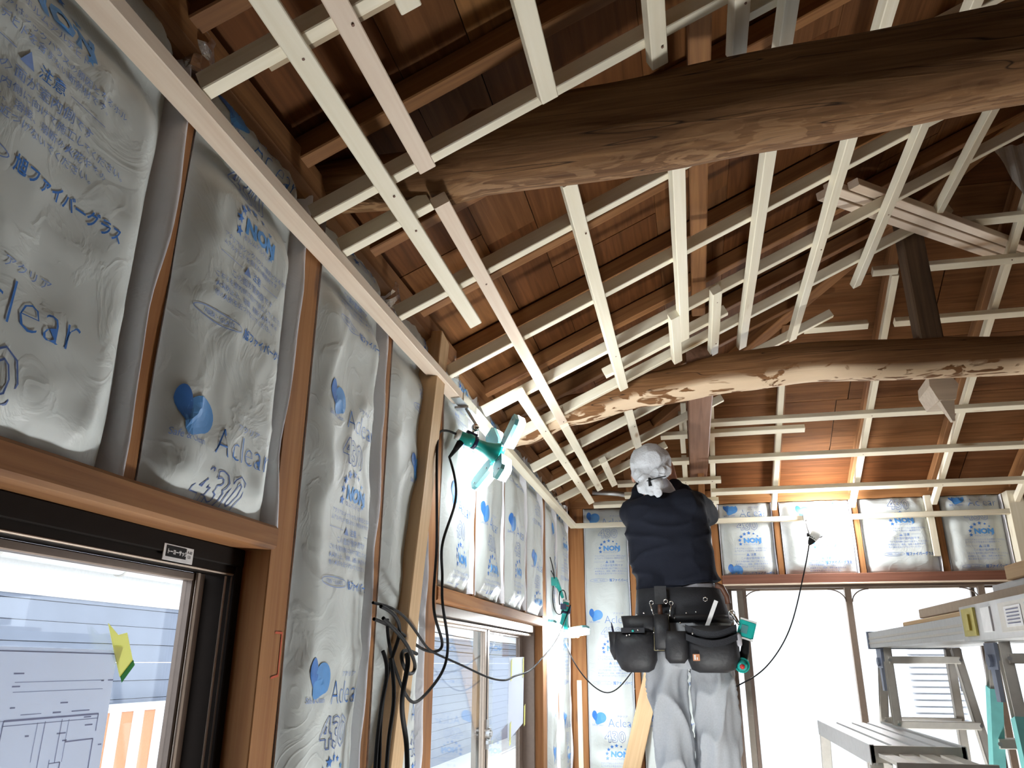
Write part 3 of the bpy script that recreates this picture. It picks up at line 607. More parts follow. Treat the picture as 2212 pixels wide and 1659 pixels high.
# ------------------------------------------------------------------ insulation batts
def smooth(t): t = max(0.0, min(1.0, t)); return t*t*(3-2*t)
def batt(label, side, u0, u1, z0, z1, logos, seed, bulge=0.034, lx=0.12, tie=None, flange=(1, 1), group=None, du=0.0105, dz=0.0125, psc=1.0):
    W_ = u1-u0; w = W_-0.017*min(1, flange[1])
    if side == 'left': P = lambda u, z, h: Vector((-0.022+h, u0+u, z))
    else: P = lambda u, z, h: Vector((u0+u, 5.262-h, z))
    def h(u, z):
        e = min(u, w-u)/0.085; prof = smooth(e)**0.6
        ez = min(z-z0, z1-z)/0.06; prof *= 0.35+0.65*smooth(ez)
        q = Vector((u*3.2+seed*7.3, z*2.1, seed)); n1 = noise.noise(q)
        rid = (1-abs(noise.noise(Vector((u*5+z*1.5+seed*3, z*3.6-u*2, seed+5)))))**6
        rid2 = (1-abs(noise.noise(Vector((u*9-z*3+seed, z*7+u*4, seed+11)))))**7
        d = bulge*prof*(1+0.28*n1)+0.007*rid*prof+0.004*rid2*prof+0.006*noise.noise(q*3.1)
        # the ends and edges pucker
        pk = max(0.0, 1-min(z-z0, z1-z)/0.10); d += 0.010*pk*noise.noise(Vector((u*28+seed, z*9, 0)))
        if tie:
            for tz, tw, td in tie: d *= 1-td*math.exp(-((z-tz)/tw)**2)
        return d
    nu = max(8, int(w/du)); nz = max(8, int((z1-z0)/dz)); v = []; f = []
    for j in range(nz+1):
        z = z0+(z1-z0)*j/nz
        v.append(P(0.0, z, -0.075)); 
        for i in range(nu+1):
            u = w*i/nu; uu = u
            if i == 0: uu = 0.003+0.004*noise.noise(Vector((z*6+seed, 1, 2)))
            if i == nu: uu = w-0.003+0.004*noise.noise(Vector((z*6+seed, 5, 2)))
            zz = z
            if j == 0: zz = z+0.006*noise.noise(Vector((u*20+seed, 3, 3)))
            v.append(P(uu, zz, h(min(max(u, 0.001), w-0.001), z)))
        v.append(P(w, z, -0.075))
    st = nu+3
    for j in range(nz):
        for i in range(st-1):
            q = (j*st+i, j*st+i+1, (j+1)*st+i+1, (j+1)*st+i); f.append(q if side == 'left' else q)
    # closed ends
    for j, s_ in ((0, 1), (nz, -1)):
        b0 = len(v); z = z0 if j == 0 else z1
        v += [P(w*i/nu, z, -0.075) for i in range(nu+1)]
        for i in range(nu): 
            q = (j*st+1+i, b0+i, b0+i+1, j*st+2+i); f.append(q if s_ > 0 else q[::-1])
    c = P(w/2, (z0+z1)/2, 0); root = empty('insulation_batt', c, label, 'insulation', group)
    me = pydata('film_pack', [p-c for p in v], f, True); link('film_pack', me, M['film'], root, Matrix.Translation(c))
    # prints
    pv, pf, pm = [], [], []
    for lz in logos:
        for vs_, fs_, ink in PRINT:
            us = [q[0]*psc+lx for q in vs_]; zs = [q[1]*psc+lz for q in vs_]
            ok = [0.010 < a < w-0.006 and z0+0.005 < b < z1-0.008 for a, b in zip(us, zs)]
            if not any(ok): continue
            mp = {}
            for q in fs_:
                if all(ok[i] for i in q):
                    for i in q:
                        if i not in mp: mp[i] = len(pv); pv.append(P(us[i], zs[i], h(us[i], zs[i])+0.0014)-c)
                    pf.append(tuple(mp[i] for i in q)); pm.append(ink)
    if pf:
        # every printed face looks into the room
        inw = Vector((1, 0, 0)) if side == 'left' else Vector((0, -1, 0)); out = []
        for q in pf:
            n_ = (pv[q[1]]-pv[q[0]]).cross(pv[q[2]]-pv[q[0]]); out.append(q if n_.dot(inw) >= 0 else q[::-1])
        me = pydata('printed_marks', pv, out); o = link('printed_marks', me, [M['ink'], M['ink_light'], M['ink_small']], root, Matrix.Translation(c)); me.polygons.foreach_set('material_index', pm); o['kind'] = 'stuff'
    for fl_, sg in ((flange[0], -1), (flange[1], 1)):
        if not fl_: continue
        fv = []; ff = []; n_ = max(8, int((z1-z0)/0.03)); KN = 8
        for j in range(n_+1):
            z = z0+(z1-z0)*j/n_; wv = noise.noise(Vector((z*3.3+seed*2, sg, 7))); w2 = noise.noise(Vector((z*8+seed, sg*3, 1)))
            for k in range(KN):
                t = k/(KN-1)
                if sg > 0:
                    if t < 0.45: u = w-0.006+(W_-w)*t/0.45; hh = -0.022+0.012*t
                    else: q_ = (t-0.45)/0.55; u = W_-0.008+(0.012+0.010*max(-0.6, wv))*q_*fl_; hh = -0.008+0.036*smooth(q_*1.6)+0.007*wv+0.006*w2*q_
                else: u = 0.006-0.016*fl_*t*(0.6+max(0, wv)); hh = 0.002+0.022*t+0.008*wv*t
                fv.append(P(u, z, hh)-c)
        for j in range(n_):
            for k in range(KN-1): ff.append((j*KN+k, j*KN+k+1, j*KN+KN+k+1, j*KN+KN+k))
        link('film_flange', pydata('film_flange', fv, ff, True), M['flange'], root, Matrix.Translation(c))
    return root
TIE = [(2.415, 0.05, 0.85)]
G = 'film-wrapped insulation batts between the studs'
batt('widest film-wrapped insulation batt at the left edge above the near window', 'left', 0.445, 0.93, 1.787, 2.545, [2.60, 1.985], 1, 0.040, lx=0.075, tie=TIE, flange=(1, 1.2), group=G, psc=1.18)
batt('film-wrapped insulation batt above the near window beside the wide post', 'left', 0.972, 1.366, 1.785, 2.545, [2.522, 1.932], 2, 0.038, lx=0.085, tie=TIE, flange=(1, 1.4), group=G)
batt('tall film-wrapped insulation batt just right of the wide orange post', 'left', 1.46, 1.868, 0.02, 2.545, [2.735, 2.127, 1.522, 0.92, 0.31], 3, 0.036, lx=0.115, tie=TIE, flange=(0.6, 1), group=G)
batt('tall film-wrapped insulation batt behind the leaning diagonal brace', 'left', 1.916, 2.29, 0.02, 2.545, [2.69, 2.09, 1.455, 0.85], 4, 0.030, lx=0.20, tie=TIE, flange=(0.6, 0.8), group=G)
batt('first insulation batt above the far window, under the near work lamp', 'left', 2.405, 2.812, 1.785, 2.545, [2.70, 2.094], 5, 0.036, lx=0.10, tie=TIE, flange=(0.6, 1), group=G, du=0.018, dz=0.022)
batt('second insulation batt above the far window counted from the near work lamp', 'left', 2.855, 3.286, 1.785, 2.545, [2.70, 2.107], 6, 0.038, lx=0.08, tie=TIE, flange=(0.6, 1), group=G, du=0.018, dz=0.022)
batt('third insulation batt above the far window counted from the near work lamp', 'left', 3.33, 3.76, 1.785, 2.545, [2.75, 2.145], 7, 0.036, lx=0.08, tie=TIE, flange=(0.6, 1), group=G, du=0.018, dz=0.022)
batt('last insulation batt above the far window, next to its corner post', 'left', 3.805, 4.21, 1.785, 2.545, [2.65, 2.05], 8, 0.036, lx=0.10, tie=TIE, flange=(0.6, 1), group=G, du=0.018, dz=0.022)
batt('tall narrow insulation batt right of the far window behind the hanging work lamp', 'left', 4.325, 4.67, 0.02, 2.545, [2.30, 1.70, 1.10], 9, 0.03, lx=0.18, tie=TIE, flange=(0.6, 0.8), group=G, du=0.02, dz=0.025)
batt('last tall insulation batt on the left wall before the room corner', 'left', 4.715, 5.14, 0.02, 2.545, [2.46, 1.86, 1.25], 10, 0.03, lx=0.12, tie=TIE, flange=(0.6, 0.8), group=G, du=0.02, dz=0.025)
batt('tall insulation batt on the back wall between corner post and worker', 'back', 0.096, 0.39, 0.02, 2.535, [2.476, 1.849, 1.238, 0.63], 11, 0.028, lx=0.065, tie=[(2.415, 0.04, 0.7), (1.05, 0.04, 0.5)], flange=(0.4, 0.6), group=G, du=0.016, dz=0.022)
batt('tall insulation batt on the back wall hidden mostly behind the worker', 'back', 0.435, 0.925, 0.02, 2.535, [2.476, 1.849, 1.238, 0.63], 12, 0.028, lx=0.08, tie=[(2.415, 0.04, 0.7)], flange=(0.4, 0.6), group=G, du=0.02, dz=0.025)
batt('short insulation batt over the doors immediately right of the worker', 'back', 0.978, 1.318, 2.08, 2.535, [2.502, 2.112], 13, 0.034, lx=0.08, tie=[(2.415, 0.03, 0.6)], flange=(0.5, 0.5), group=G, du=0.016, dz=0.016)
batt('short insulation batt over the doors behind the glowing bulb', 'back', 1.362, 1.796, 2.08, 2.535, [2.56, 2.47], 14, 0.036, lx=0.14, tie=[(2.415, 0.03, 0.6)], flange=(0.5, 0.5), group=G, du=0.016, dz=0.016)
batt('short insulation batt over the doors, third from the worker', 'back', 1.84, 2.268, 2.08, 2.535, [2.60], 15, 0.036, lx=0.13, tie=[(2.415, 0.03, 0.6)], flange=(0.5, 0.5), group=G, du=0.016, dz=0.016)
batt('short insulation batt over the doors at the right end beside the new post', 'back', 2.312, 2.66, 2.08, 2.535, [2.52], 16, 0.036, lx=0.09, tie=[(2.415, 0.03, 0.6)], flange=(0.5, 0.5), group=G, du=0.016, dz=0.016)

# ------------------------------------------------------------------ braces
t = beam('diagonal_brace', (0.008, 2.262, 2.56), (0.008, 1.72, 0.01), 0.085, 0.075, M['stud_pale'], None, (1, 0, 0), bev=0.003, wob=0.001)
tag(t, 'pale wooden diagonal brace leaning against the left wall beside the cables', 'brace')
e = empty('wall_brace', (0.42, 5.19, 1.2), 'pale leaning wall board with a pencilled mark beside the worker', 'brace')
beam('plank', (0.075, 5.215, 0.0), (0.66, 5.215, 2.02), 0.105, 0.03, M['stud_pale'], e, (0, -1, 0), bev=0.003)
v, f = text2d('B-6', 0.075, 0, 0, offset=-0.002); mm, _ = frame((0.465, 5.1985, 1.392), (0.565, 5.1985, 1.418), (0, -1, 0))
me = pydata('pencil_mark', [mm @ Vector((a, b, 0)) for a, b in v], f); link('pencil_mark', me, M['marker'], e)
me = pydata('chalk_mark', [Vector((0.0012, 1.418+a, 1.52+b)) for a, b in ((0.0,0.0),(0.028,0.004),(0.028,0.085),(0.0,0.085),(0.0,0.081),(0.024,0.081),(0.024,0.008),(0.0,0.004))], [(0,1,6,7),(1,2,5,6),(2,3,4,5)])
link('chalk_mark', me, M['redpen'], wl)
for i, (y, z) in enumerate(((2.49, 2.535), (1.90, 2.535), (0.955, 2.55), (4.62, 2.50), (5.0, 2.50))):
    mb = MB(); n = 10; rr = random.Random(i)
    ring = []
    for j in range(6):
        for k in range(n):
            a = 2*pi*k/n; r = (0.035 if j < 4 else 0.02)*(0.7+0.6*rr.random()); ring.append((0.0+r*0.6*cos(a), y+r*sin(a), z-0.04+j*0.018))
    mb.add(ring, [(j*n+k, j*n+(k+1) % n, (j+1)*n+(k+1) % n, (j+1)*n+k) for j in range(5) for k in range(n)]+[tuple(range(n))[::-1], tuple(5*n+k for k in range(n))])
    o = mb.build('film_scrap', M['foil'], None)
    tag(o, ['crumpled silvery film scrap tucked above the near work lamp', 'crumpled silvery film scrap tucked behind the brace top', 'crumpled silvery film scrap tucked above the near stud', 'crumpled silvery film scrap tucked above the hanging lamp', 'crumpled silvery film scrap tucked at the room corner top'][i], 'scrap', 'silvery film scraps under the wall plate')

# ------------------------------------------------------------------ windows and doors
def win_frame(root, x, y0, y1, z0, z1, t, d, mat):
    """outer frame of an aluminium window in the left wall"""
    wbox2 = lambda nm, a, b: wbox(nm, a, b, M[mat], root)
    wbox2('frame_head', (x-d, y0, z1-t*1.5), (x, y1, z1)); wbox2('frame_sill', (x-d, y0, z0), (x, y1, z0+t))
    wbox2('frame_jamb', (x-d, y0, z0+t), (x, y0+t, z1-t*1.5)); wbox2('frame_jamb', (x-d, y1-t, z0+t), (x, y1, z1-t*1.5))
def sash(root, x, y0, y1, z0, z1, ts, tr, mat, d=0.022, edge=None):
    s = empty('sash', (x, (y0+y1)/2, (z0+z1)/2)); s.parent = root; s.matrix_basis = ORG[root.name].inverted() @ ORG[s.name]
    wbox('stile', (x-d, y0, z0), (x, y0+ts, z1), M[mat], s); wbox('stile', (x-d, y1-ts, z0), (x, y1, z1), M[mat], s)
    wbox('rail', (x-d, y0+ts, z1-tr), (x, y1-ts, z1), M[mat], s); wbox('rail', (x-d, y0+ts, z0), (x, y1-ts, z0+tr), M[mat], s)
    MB().box((x-d/2-0.002, y0+ts, z0+tr), (x-d/2+0.001, y1-ts, z1-tr)).build('pane', M['glass'], s)
    return s
w1 = empty('window_1', (-0.08, 0.6, 1.3), kind='structure')
win_frame(w1, -0.052, -0.51, 1.368, 0.845, 1.752, 0.022, 0.085, 'bronze')
wbox('head_channel', (-0.10, -0.49, 1.702), (-0.058, 1.35, 1.722), M['bronze'], w1)
wbox('head_lip', (-0.060, -0.49, 1.7015), (-0.057, 1.35, 1.7065), M['bronze_light'], w1)
wbox('jamb_lip', (-0.0635, 1.325, 0.87), (-0.060, 1.331, 1.70), M['bronze_light'], w1)
wbox('jamb_lip', (-0.0595, 1.339, 0.87), (-0.056, 1.343, 1.70), M['bronze_mid'], w1)
sash(w1, -0.085, -0.47, 1.30, 0.87, 1.70, 0.036, 0.014, 'bronze_mid')
sash(w1, -0.112, -0.49, 0.43, 0.87, 1.70, 0.036, 0.014, 'bronze_mid')
wbox('pull_strip', (-0.085, 1.268, 0.87), (-0.080, 1.279, 1.70), M['bronze_light'], w1)
mb = MB(); mb.box((-0.0525, 1.125, 1.706), (-0.0512, 1.205, 1.732)); mb.build('maker_sticker', M['white'], w1)
mb = MB(); mb.box((-0.0515, 1.131, 1.712), (-0.0508, 1.185, 1.730)); mb.build('sticker_band', M['black'], w1)
v, f = text2d('トーヨーサッシ', 0.0085, 1.133, 1.7175, offset=0.0004, sx=0.92); me = pydata('sticker_text', [Vector((-0.0505, a, b)) for a, b in v], f); o = link('sticker_text', me, M['white'], w1); o['kind'] = 'stuff'
v, f = text2d('A-80\n120', 0.0075, 1.188, 1.722, sx=0.9); me = pydata('sticker_text', [Vector((-0.0508, a, b)) for a, b in v], f); o = link('sticker_text', me, M['black'], w1); o['kind'] = 'stuff'
# outside: screen rail seen through the glass
wbox('screen_stile', (-0.128, 1.322, 0.86), (-0.118, 1.352, 1.70), M['bronze'], w1)

w2 = empty('window_2', (-0.08, 3.3, 1.3), kind='structure')
win_frame(w2, -0.040, 2.402, 4.213, 0.90, 1.734, 0.024, 0.085, 'bronze_mid')
wbox('head_lip', (-0.09, 2.42, 1.682), (-0.055, 4.19, 1.694), M['bronze_light'], w2)
sa = sash(w2, -0.070, 2.43, 3.36, 0.93, 1.692, 0.07, 0.02, 'bronze_light')
sash(w2, -0.098, 3.28, 4.18, 0.93, 1.692, 0.07, 0.02, 'bronze_mid')
wbox('stile_groove', (-0.0705, 3.318, 0.93), (-0.069, 3.326, 1.692), M['bronze'], w2)
mb = MB(); mb.tube([(-0.070, 3.325, 1.283), (-0.052, 3.325, 1.283)], 0.022, 16); mb.tube([(-0.052, 3.325, 1.283), (-0.046, 3.325, 1.283)], 0.012, 12); mb.box((-0.072, 3.313, 1.225), (-0.062, 3.337, 1.335)); mb.box((-0.066, 3.305, 1.245), (-0.055, 3.345, 1.258))
mb.build('crescent_latch', M['steel'], sa)
for y, z0_, z1_ in ((4.03, 1.48, 1.58), (4.06, 1.26, 1.36), (3.74, 1.20, 1.30), (3.76, 1.47, 1.57)):
    o = slab('tape_strip', [(-0.068, y, z0_), (-0.068, y+0.022, z0_+0.008), (-0.068, y+0.03, z1_), (-0.068, y+0.006, z1_-0.01)], (1, 0, 0), 0.0012, M['yellow'], (0, 0, 1), None)
    tag(o, {1.48: 'yellow tape strip at the upper right corner of the far window sheet', 1.26: 'yellow tape strip at the lower right corner of the far window sheet', 1.20: 'yellow tape strip at the lower left corner of the far window sheet', 1.47: 'yellow tape strip at the upper left corner of the far window sheet'}[z0_], 'tape', 'tape strips on the far window')
o = slab('paper_sheet', [(-0.0715, 3.72, 1.22), (-0.0715, 4.05, 1.275), (-0.0715, 4.08, 1.58), (-0.0715, 3.74, 1.575)], (1, 0, 0), 0.0008, M['paper'], (0, 1, 0), None)
tag(o, 'pale paper sheet taped inside the right pane of the far window', 'paper')

# the drawing taped to the near window
pp = empty('floor_plan', (-0.078, 0.72, 1.28), 'large floor plan drawing taped to the near window glass', 'drawing')
slab('sheet', [(-0.0825, 0.30, 1.02), (-0.0825, 1.103, 0.99), (-0.0825, 1.094, 1.566), (-0.0825, 0.30, 1.572)], (1, 0, 0), 0.0008, M['paper'], (0, 1, 0), pp)
mb = MB(); X = -0.0813
def ln(y0, z0, y1, z1, w=0.002):
    w *= 0.62
    d = Vector((0, y1-y0, z1-z0)).normalized(); n_ = Vector((0, -d.z, d.y))*w/2; a = Vector((X, y0, z0)); b = Vector((X, y1, z1)); mb.add([a-n_, b-n_, b+n_, a+n_], [(0, 1, 2, 3)])
for y0, z0, y1, z1, w_ in ((0.905,1.478,1.075,1.478,0.004),(0.905,1.472,1.075,1.472,0.0015),(0.905,1.478,0.905,1.20,0.003),(1.075,1.478,1.075,1.455,0.003),(0.962,1.473,0.962,1.425,0.0015),(1.005,1.475,1.005,1.42,0.002),(0.975,1.474,0.975,1.40,0.002),(1.018,1.474,1.018,1.42,0.0015),
    (1.018,1.445,1.072,1.445,0.003),(1.072,1.445,1.072,1.20,0.0035),(0.965,1.402,0.995,1.402,0.003),(0.965,1.398,0.995,1.398,0.0015),(0.995,1.402,0.995,1.425,0.002),(0.995,1.42,1.015,1.42,0.002),(1.015,1.42,1.015,1.398,0.0035),(0.962,1.40,0.962,1.362,0.0015),(0.84,1.362,0.985,1.362,0.003),(0.985,1.362,0.985,1.25,0.0015),(1.01,1.362,1.01,1.25,0.0015),
    (0.93,1.484,0.965,1.484,0.0015),(0.985,1.484,1.0,1.484,0.0035),(1.02,1.484,1.055,1.484,0.0025),(0.91,1.512,1.075,1.512,0.0012),(0.91,1.524,1.075,1.524,0.0012),(0.865,1.478,0.905,1.478,0.001),(0.70,1.35,0.88,1.35,0.003),(0.70,1.478,0.88,1.478,0.003),(0.70,1.478,0.70,1.15,0.003)): ln(y0, z0, y1, z1, w_)
for k in range(7): ln(0.985, 1.35-k*0.014, 1.01, 1.35-k*0.014, 0.001)
rr = random.Random(2)
for k in range(60):
    y = rr.uniform(0.72, 1.085); z = rr.uniform(1.22, 1.54); ln(y, z, y+rr.uniform(0.005, 0.018), z, 0.003)
o = mb.build('plan_lines', M['pencil'], pp); o['kind'] = 'stuff'
slab('margin_line', [(-0.0813, 0.30, 1.566), (-0.0813, 1.092, 1.560), (-0.0813, 1.092, 1.5615), (-0.0813, 0.30, 1.5675)], (1, 0, 0), 0.0003, M['pencil'], (0, 1, 0), pp)
tp = empty('masking_tape', (-0.078, 1.09, 1.56), 'torn yellow tape with a green end on the near window', 'tape')
slab('strip', [(-0.0795, 1.105, 1.528), (-0.0795, 1.128, 1.552), (-0.0795, 1.105, 1.592), (-0.0795, 1.086, 1.588), (-0.0795, 1.060, 1.604), (-0.0795, 1.078, 1.573)], (1, 0, 0), 0.0012, M['yellow'], (0, 1, 0), tp)
slab('fold', [(-0.0778, 1.077, 1.571), (-0.0778, 1.099, 1.571), (-0.0778, 1.094, 1.545)], (1, 0, 0), 0.001, M['yellow'], (0, 1, 0), tp)
slab('green_end', [(-0.0783, 1.105, 1.528), (-0.0783, 1.110, 1.520), (-0.0783, 1.133, 1.545), (-0.0783, 1.128, 1.552)], (1, 0, 0), 0.001, M['green'], (0, 1, 0), tp)

d1 = empty('door_1', (1.8, 5.25, 1.0), kind='structure')
Y0 = 5.225
def vbar(nm, x0, x1, y0, y1, z0, z1, mat, par=d1): return wbox(nm, (x0, y0, z0), (x1, y1, z1), M[mat], par)
vbar('frame_head', 0.972, 2.665, 5.20, 5.30, 1.995, 2.012, 'bronze_mid'); vbar('frame_sill', 0.972, 2.665, 5.20, 5.30, 0.0, 0.03, 'bronze_mid')
vbar('frame_jamb', 0.972, 1.0, 5.20, 5.30, 0.03, 1.995, 'bronze_mid')
for x0, x1, y, mt in ((1.0, 1.11, 5.235, 'bronze_mid'), (1.055, 1.73, 5.262, 'bronze_light'), (1.69, 2.47, 5.235, 'bronze_light'), (2.40, 2.66, 5.262, 'bronze_mid')):
    s = empty('sash', ((x0+x1)/2, y, 1.0)); s.parent = d1; s.matrix_basis = ORG[d1.name].inverted() @ ORG[s.name]
    ts = 0.038 if x1-x0 > 0.3 else 0.022
    vbar('stile', x0, x0+ts, y, y+0.025, 0.03, 1.995, mt, s); vbar('stile', x1-ts, x1, y, y+0.025, 0.03, 1.995, mt, s)
    vbar('rail', x0+ts, x1-ts, y, y+0.025, 1.985, 1.995, mt, s); vbar('rail', x0+ts, x1-ts, y, y+0.025, 0.03, 0.12, mt, s)
    MB().box((x0+ts, y+0.011, 0.12), (x1-ts, y+0.014, 1.985)).build('pane', M['glass'], s)
for cx, sg in ((1.055+0.038, 1), (1.692, -1), (1.728, 1), (2.432, -1)):
    mb = MB(); mb.tube([(cx+sg*0.10*(1-cos(a)), 5.232, 1.985-0.075*(1-sin(a))) for a in [pi/2*k/8 for k in range(9)]], 0.0035, 6); mb.build('corner_bracket', M['bronze_mid'], d1, True)
vbar('latch_knob', 2.455, 2.47, 5.215, 5.235, 1.83, 1.87, 'brass')

# ------------------------------------------------------------------ what stands outside
gr = tag(MB().box((-14, -8, -0.45), (16, 30, -0.40)).build('ground', M['concrete'], None), kind='structure')
NX, NK = -4.5, 1.9        # the neighbouring house stands across a yard
nz = lambda z: 1.55+(z-1.55)*NK
nh = empty('neighbour_house', (-5, 6, -0.4), 'pale grey neighbouring house with lapped siding outside the left windows', 'house')
k = 0; z = -0.4
while z < nz(1.82):
    MB().box((NX-0.25, -6, z), (NX+0.008*(k % 2), 30.0, min(z+0.157, nz(1.82)))).build('siding_board', M['siding'], nh); k += 1; z += 0.162
MB().box((NX-0.3, -6, nz(1.82)), (NX+0.02, 30.0, nz(1.99))).build('fascia', M['white'], nh)
mb = MB(); mb.tube([(NX+0.12, -6, nz(2.0)), (NX+0.12, 30.0, nz(2.0)-0.06)], 0.085, 14); mb.build('gutter', M['white'], nh, True)
for y in (2.7, 5.0, 6.4, 8.3): mb = MB(); mb.tube([(NX+0.12+0.093*cos(a), y, nz(1.99)+0.093*sin(a)) for a in [pi*k/10-pi*0.9 for k in range(14)]], 0.01, 6); mb.build('gutter_hook', M['alu_dull'], nh)
slab('roof_sheet', [(NX+0.1, -6, nz(2.05)), (NX+0.1, 30.05, nz(2.05)), (NX-5, 30.05, nz(2.05)+1.6), (NX-5, -6, nz(2.05)+1.6)], (0.30, 0, 0.95), 0.06, M['siding'], (0, 1, 0), nh)
fx = NX+0.15; fe = empty('slatted_fence', (fx, 7.2, -0.4), 'white fence with orange brown slats outside the near window', 'fence')
MB().box((fx-0.03, 6.25, nz(1.325)), (fx+0.05, 7.65, nz(1.36))).build('top_rail', M['white'], fe); MB().box((fx-0.03, 6.25, -0.4), (fx+0.05, 7.65, -0.3)).build('bottom_rail', M['white'], fe)
for k in range(4):
    y = 6.33+k*0.315; MB().box((fx, y, -0.3), (fx+0.04, y+0.165, nz(1.325))).build('slat', M['orange'], fe)
    MB().box((fx-0.02, y+0.165, -0.3), (fx+0.045, y+0.315, nz(1.325))).build('post', M['white'], fe)
sw = empty('garden_wall', (2.5, 10.5, -0.4), 'sunlit pale building wall outside the back doors', 'wall')
MB().box((-0.3, 10.5, -0.4), (9, 10.7, 3.3)).build('panel', M['white'], sw)
for k in range(14): MB().box((3.2, 10.44, 0.9+k*0.07), (3.75, 10.5, 0.95+k*0.07)).build('louvre_slat', M['louvre'], sw)
for i, z in enumerate((2.9, 3.05, 3.2)):
    o = cord('overhead_wire', [(-4.3, 13+i*0.3, z-1.0), (-4.0, 17+i*0.3, z-1.25), (-4.2, 26, z-1.1)], 0.012, M['black'])
    tag(o, ['lowest thin overhead wire outside the far window', 'middle thin overhead wire outside the far window', 'highest thin overhead wire outside the far window'][i], 'wire', 'overhead wires outside')

# ------------------------------------------------------------------ work lamps
def clover_lamp(name, label, base, axis, roll, led, n=4, tilt=0.0, ln_=0.15, skip=()):
    """teal body flaring to a head with folding LED panels; axis points from the tail to the head"""
    base = Vector(base); m, _ = frame(base, base+Vector(axis), (0, 0, 1) if abs(Vector(axis).normalized().z) < 0.9 else (1, 0, 0))
    T = lambda p: m @ Vector(p)
    r = empty(name, base, label, 'lamp', 'teal folding-panel work lamps')
    def lathe(nm, prof, mat, n_=20):
        mb = MB(); mb.tube([T((x, 0, 0)) for x, _ in prof], [max(q, 1e-4) for _, q in prof], n_); return mb.build(nm, mat, r, True)
    lathe('body', [(0.0, 0.017), (0.028, 0.020), (0.03, 0.0225), (0.05, 0.0225), (0.052, 0.0195), (0.075, 0.018), (0.10, 0.021), (0.125, 0.028), (0.142, 0.036), (0.155, 0.037), (0.163, 0.032)], M['teal'])
    lathe('end_cap', [(-0.014, 0.012), (-0.012, 0.0185), (0.0, 0.0195)], M['clear']); lathe('collar', [(0.052, 0.0235), (0.064, 0.0235)], M['navy'])
    mb = MB(); mb.box((0.02, -0.006, 0.020), (0.06, 0.006, 0.030), 0, m); mb.build('switch', M['navy'], r)
    for k in range(n):
        if k in skip: continue
        a = roll+2*pi*k/n; q = m @ Matrix.Translation((0.15, 0, 0)) @ Matrix.Rotation(a, 4, 'X') @ Matrix.Translation((0, 0, 0.03)) @ Matrix.Rotation(tilt, 4, 'Y')
        b = MB(); pf = [(-0.024, 0.012), (0.024, 0.012), (0.030, 0.03), (0.030, 0.105), (0.020, 0.122), (-0.020, 0.122), (-0.030, 0.105), (-0.030, 0.03)]
        v = [q @ Vector((-0.004, y, z)) for y, z in pf]+[q @ Vector((0.010, y, z)) for y, z in pf]; nn = len(pf)
        b.add(v, [tuple(range(nn))[::-1], tuple(range(nn, 2*nn))]+[(i, (i+1) % nn, nn+(i+1) % nn, nn+i) for i in range(nn)])
        pn = b.build('panel', M['teal_dark'], r)
        b = MB(); v = [q @ Vector((0.010, y*0.96, z)) for y, z in pf]+[q @ Vector((0.036, y*0.86, 0.067+(z-0.067)*0.95)) for y, z in pf]
        b.add(v, [tuple(range(nn))[::-1], tuple(range(nn, 2*nn))]+[(i, (i+1) % nn, nn+(i+1) % nn, nn+i) for i in range(nn)])
        link('diffuser', b.mesh('diffuser'), led, pn)
        b = MB(); b.box((-0.006, -0.012, -0.002), (0.006, 0.012, 0.014), 0, q); link('hinge', b.mesh('hinge'), M['teal'], pn)
        b = MB()
        for z in (0.035, 0.105): b.tube([q @ Vector((-0.0065, 0.008, z)), q @ Vector((-0.0035, 0.008, z))], 0.003, 6)
        o = link('screw_heads', b.mesh('screw_heads'), M['steel'], pn); o['kind'] = 'stuff'
    return r, T
l1, T1 = clover_lamp('work_lamp', 'teal folding-panel work lamp clamped to the edge batten, its panels glowing', (0.045, 2.452, 2.278), (0.74, 0.60, -0.30), radians(45), M['led_near'], 4, -0.12)
mb = MB(); mb.ball(T1((0.045, 0.0, 0.052)), 0.014, 12); mb.tube([T1((0.04, 0, 0.02)), T1((0.044, 0, 0.05))], 0.005, 8); mb.build('clamp_ball', M['chrome'], l1, True)
mb = MB(); mb.tube([T1((0.045, 0, 0.062)), (0.05, 2.50, 2.392)], 0.005, 8); mb.box((0.014, 2.485, 2.388), (0.064, 2.515, 2.396)); mb.build('clamp', M['steel'], l1)
mb = MB(); mb.tube([T1((0.012, 0.004, -0.018)), T1((0.002, 0.004, -0.055))], [0.013, 0.008], 10); mb.tube([T1((0.002, 0.004, -0.055)), T1((-0.008, 0.004, -0.085))], [0.008, 0.005], 10); mb.build('plug', M['black'], l1, True)
l2, T2 = clover_lamp('work_lamp', 'teal folding-panel work lamp hanging head down by the far window', (0.080, 4.52, 1.875), (-0.10, -0.12, -1.0), radians(20), M['led_far'], 4, -0.18)
mb = MB(); mb.tube([(0.03, 4.45, 1.985), (0.05, 4.47, 1.95), (0.065, 4.50, 1.90)], [0.022, 0.012, 0.008], 8); mb.box((0.005, 4.42, 1.96), (0.045, 4.46, 2.005)); mb.build('spring_clamp', M['teal'], l2)
mb = MB(); mb.box((0.055, 4.475, 1.835), (0.085, 4.50, 1.865)); mb.build('clamp_screw', M['navy'], l2)
mb = MB(); mb.tube([T2((0.018, 0, 0)), T2((0.023, 0, 0))], 0.0205, 16); mb.build('red_band', M['red'], l2)
clover_lamp('work_lamp', 'teal folding-panel work lamp standing on the floor, shining up at the ceiling', (0.86, 2.25, 0.015), (0.02, -0.03, 1.0), radians(20), M['led_floor'], 4, -0.1)
bl = empty('bulb_lamp', (1.52, 5.06, 2.27), 'glowing round bulb work lamp clipped to the back edge batten', 'lamp')
mb = MB(); mb.ball((1.616, 5.06, 2.40), 0.062, 24); mb.build('globe', M['bulb'], bl, True)
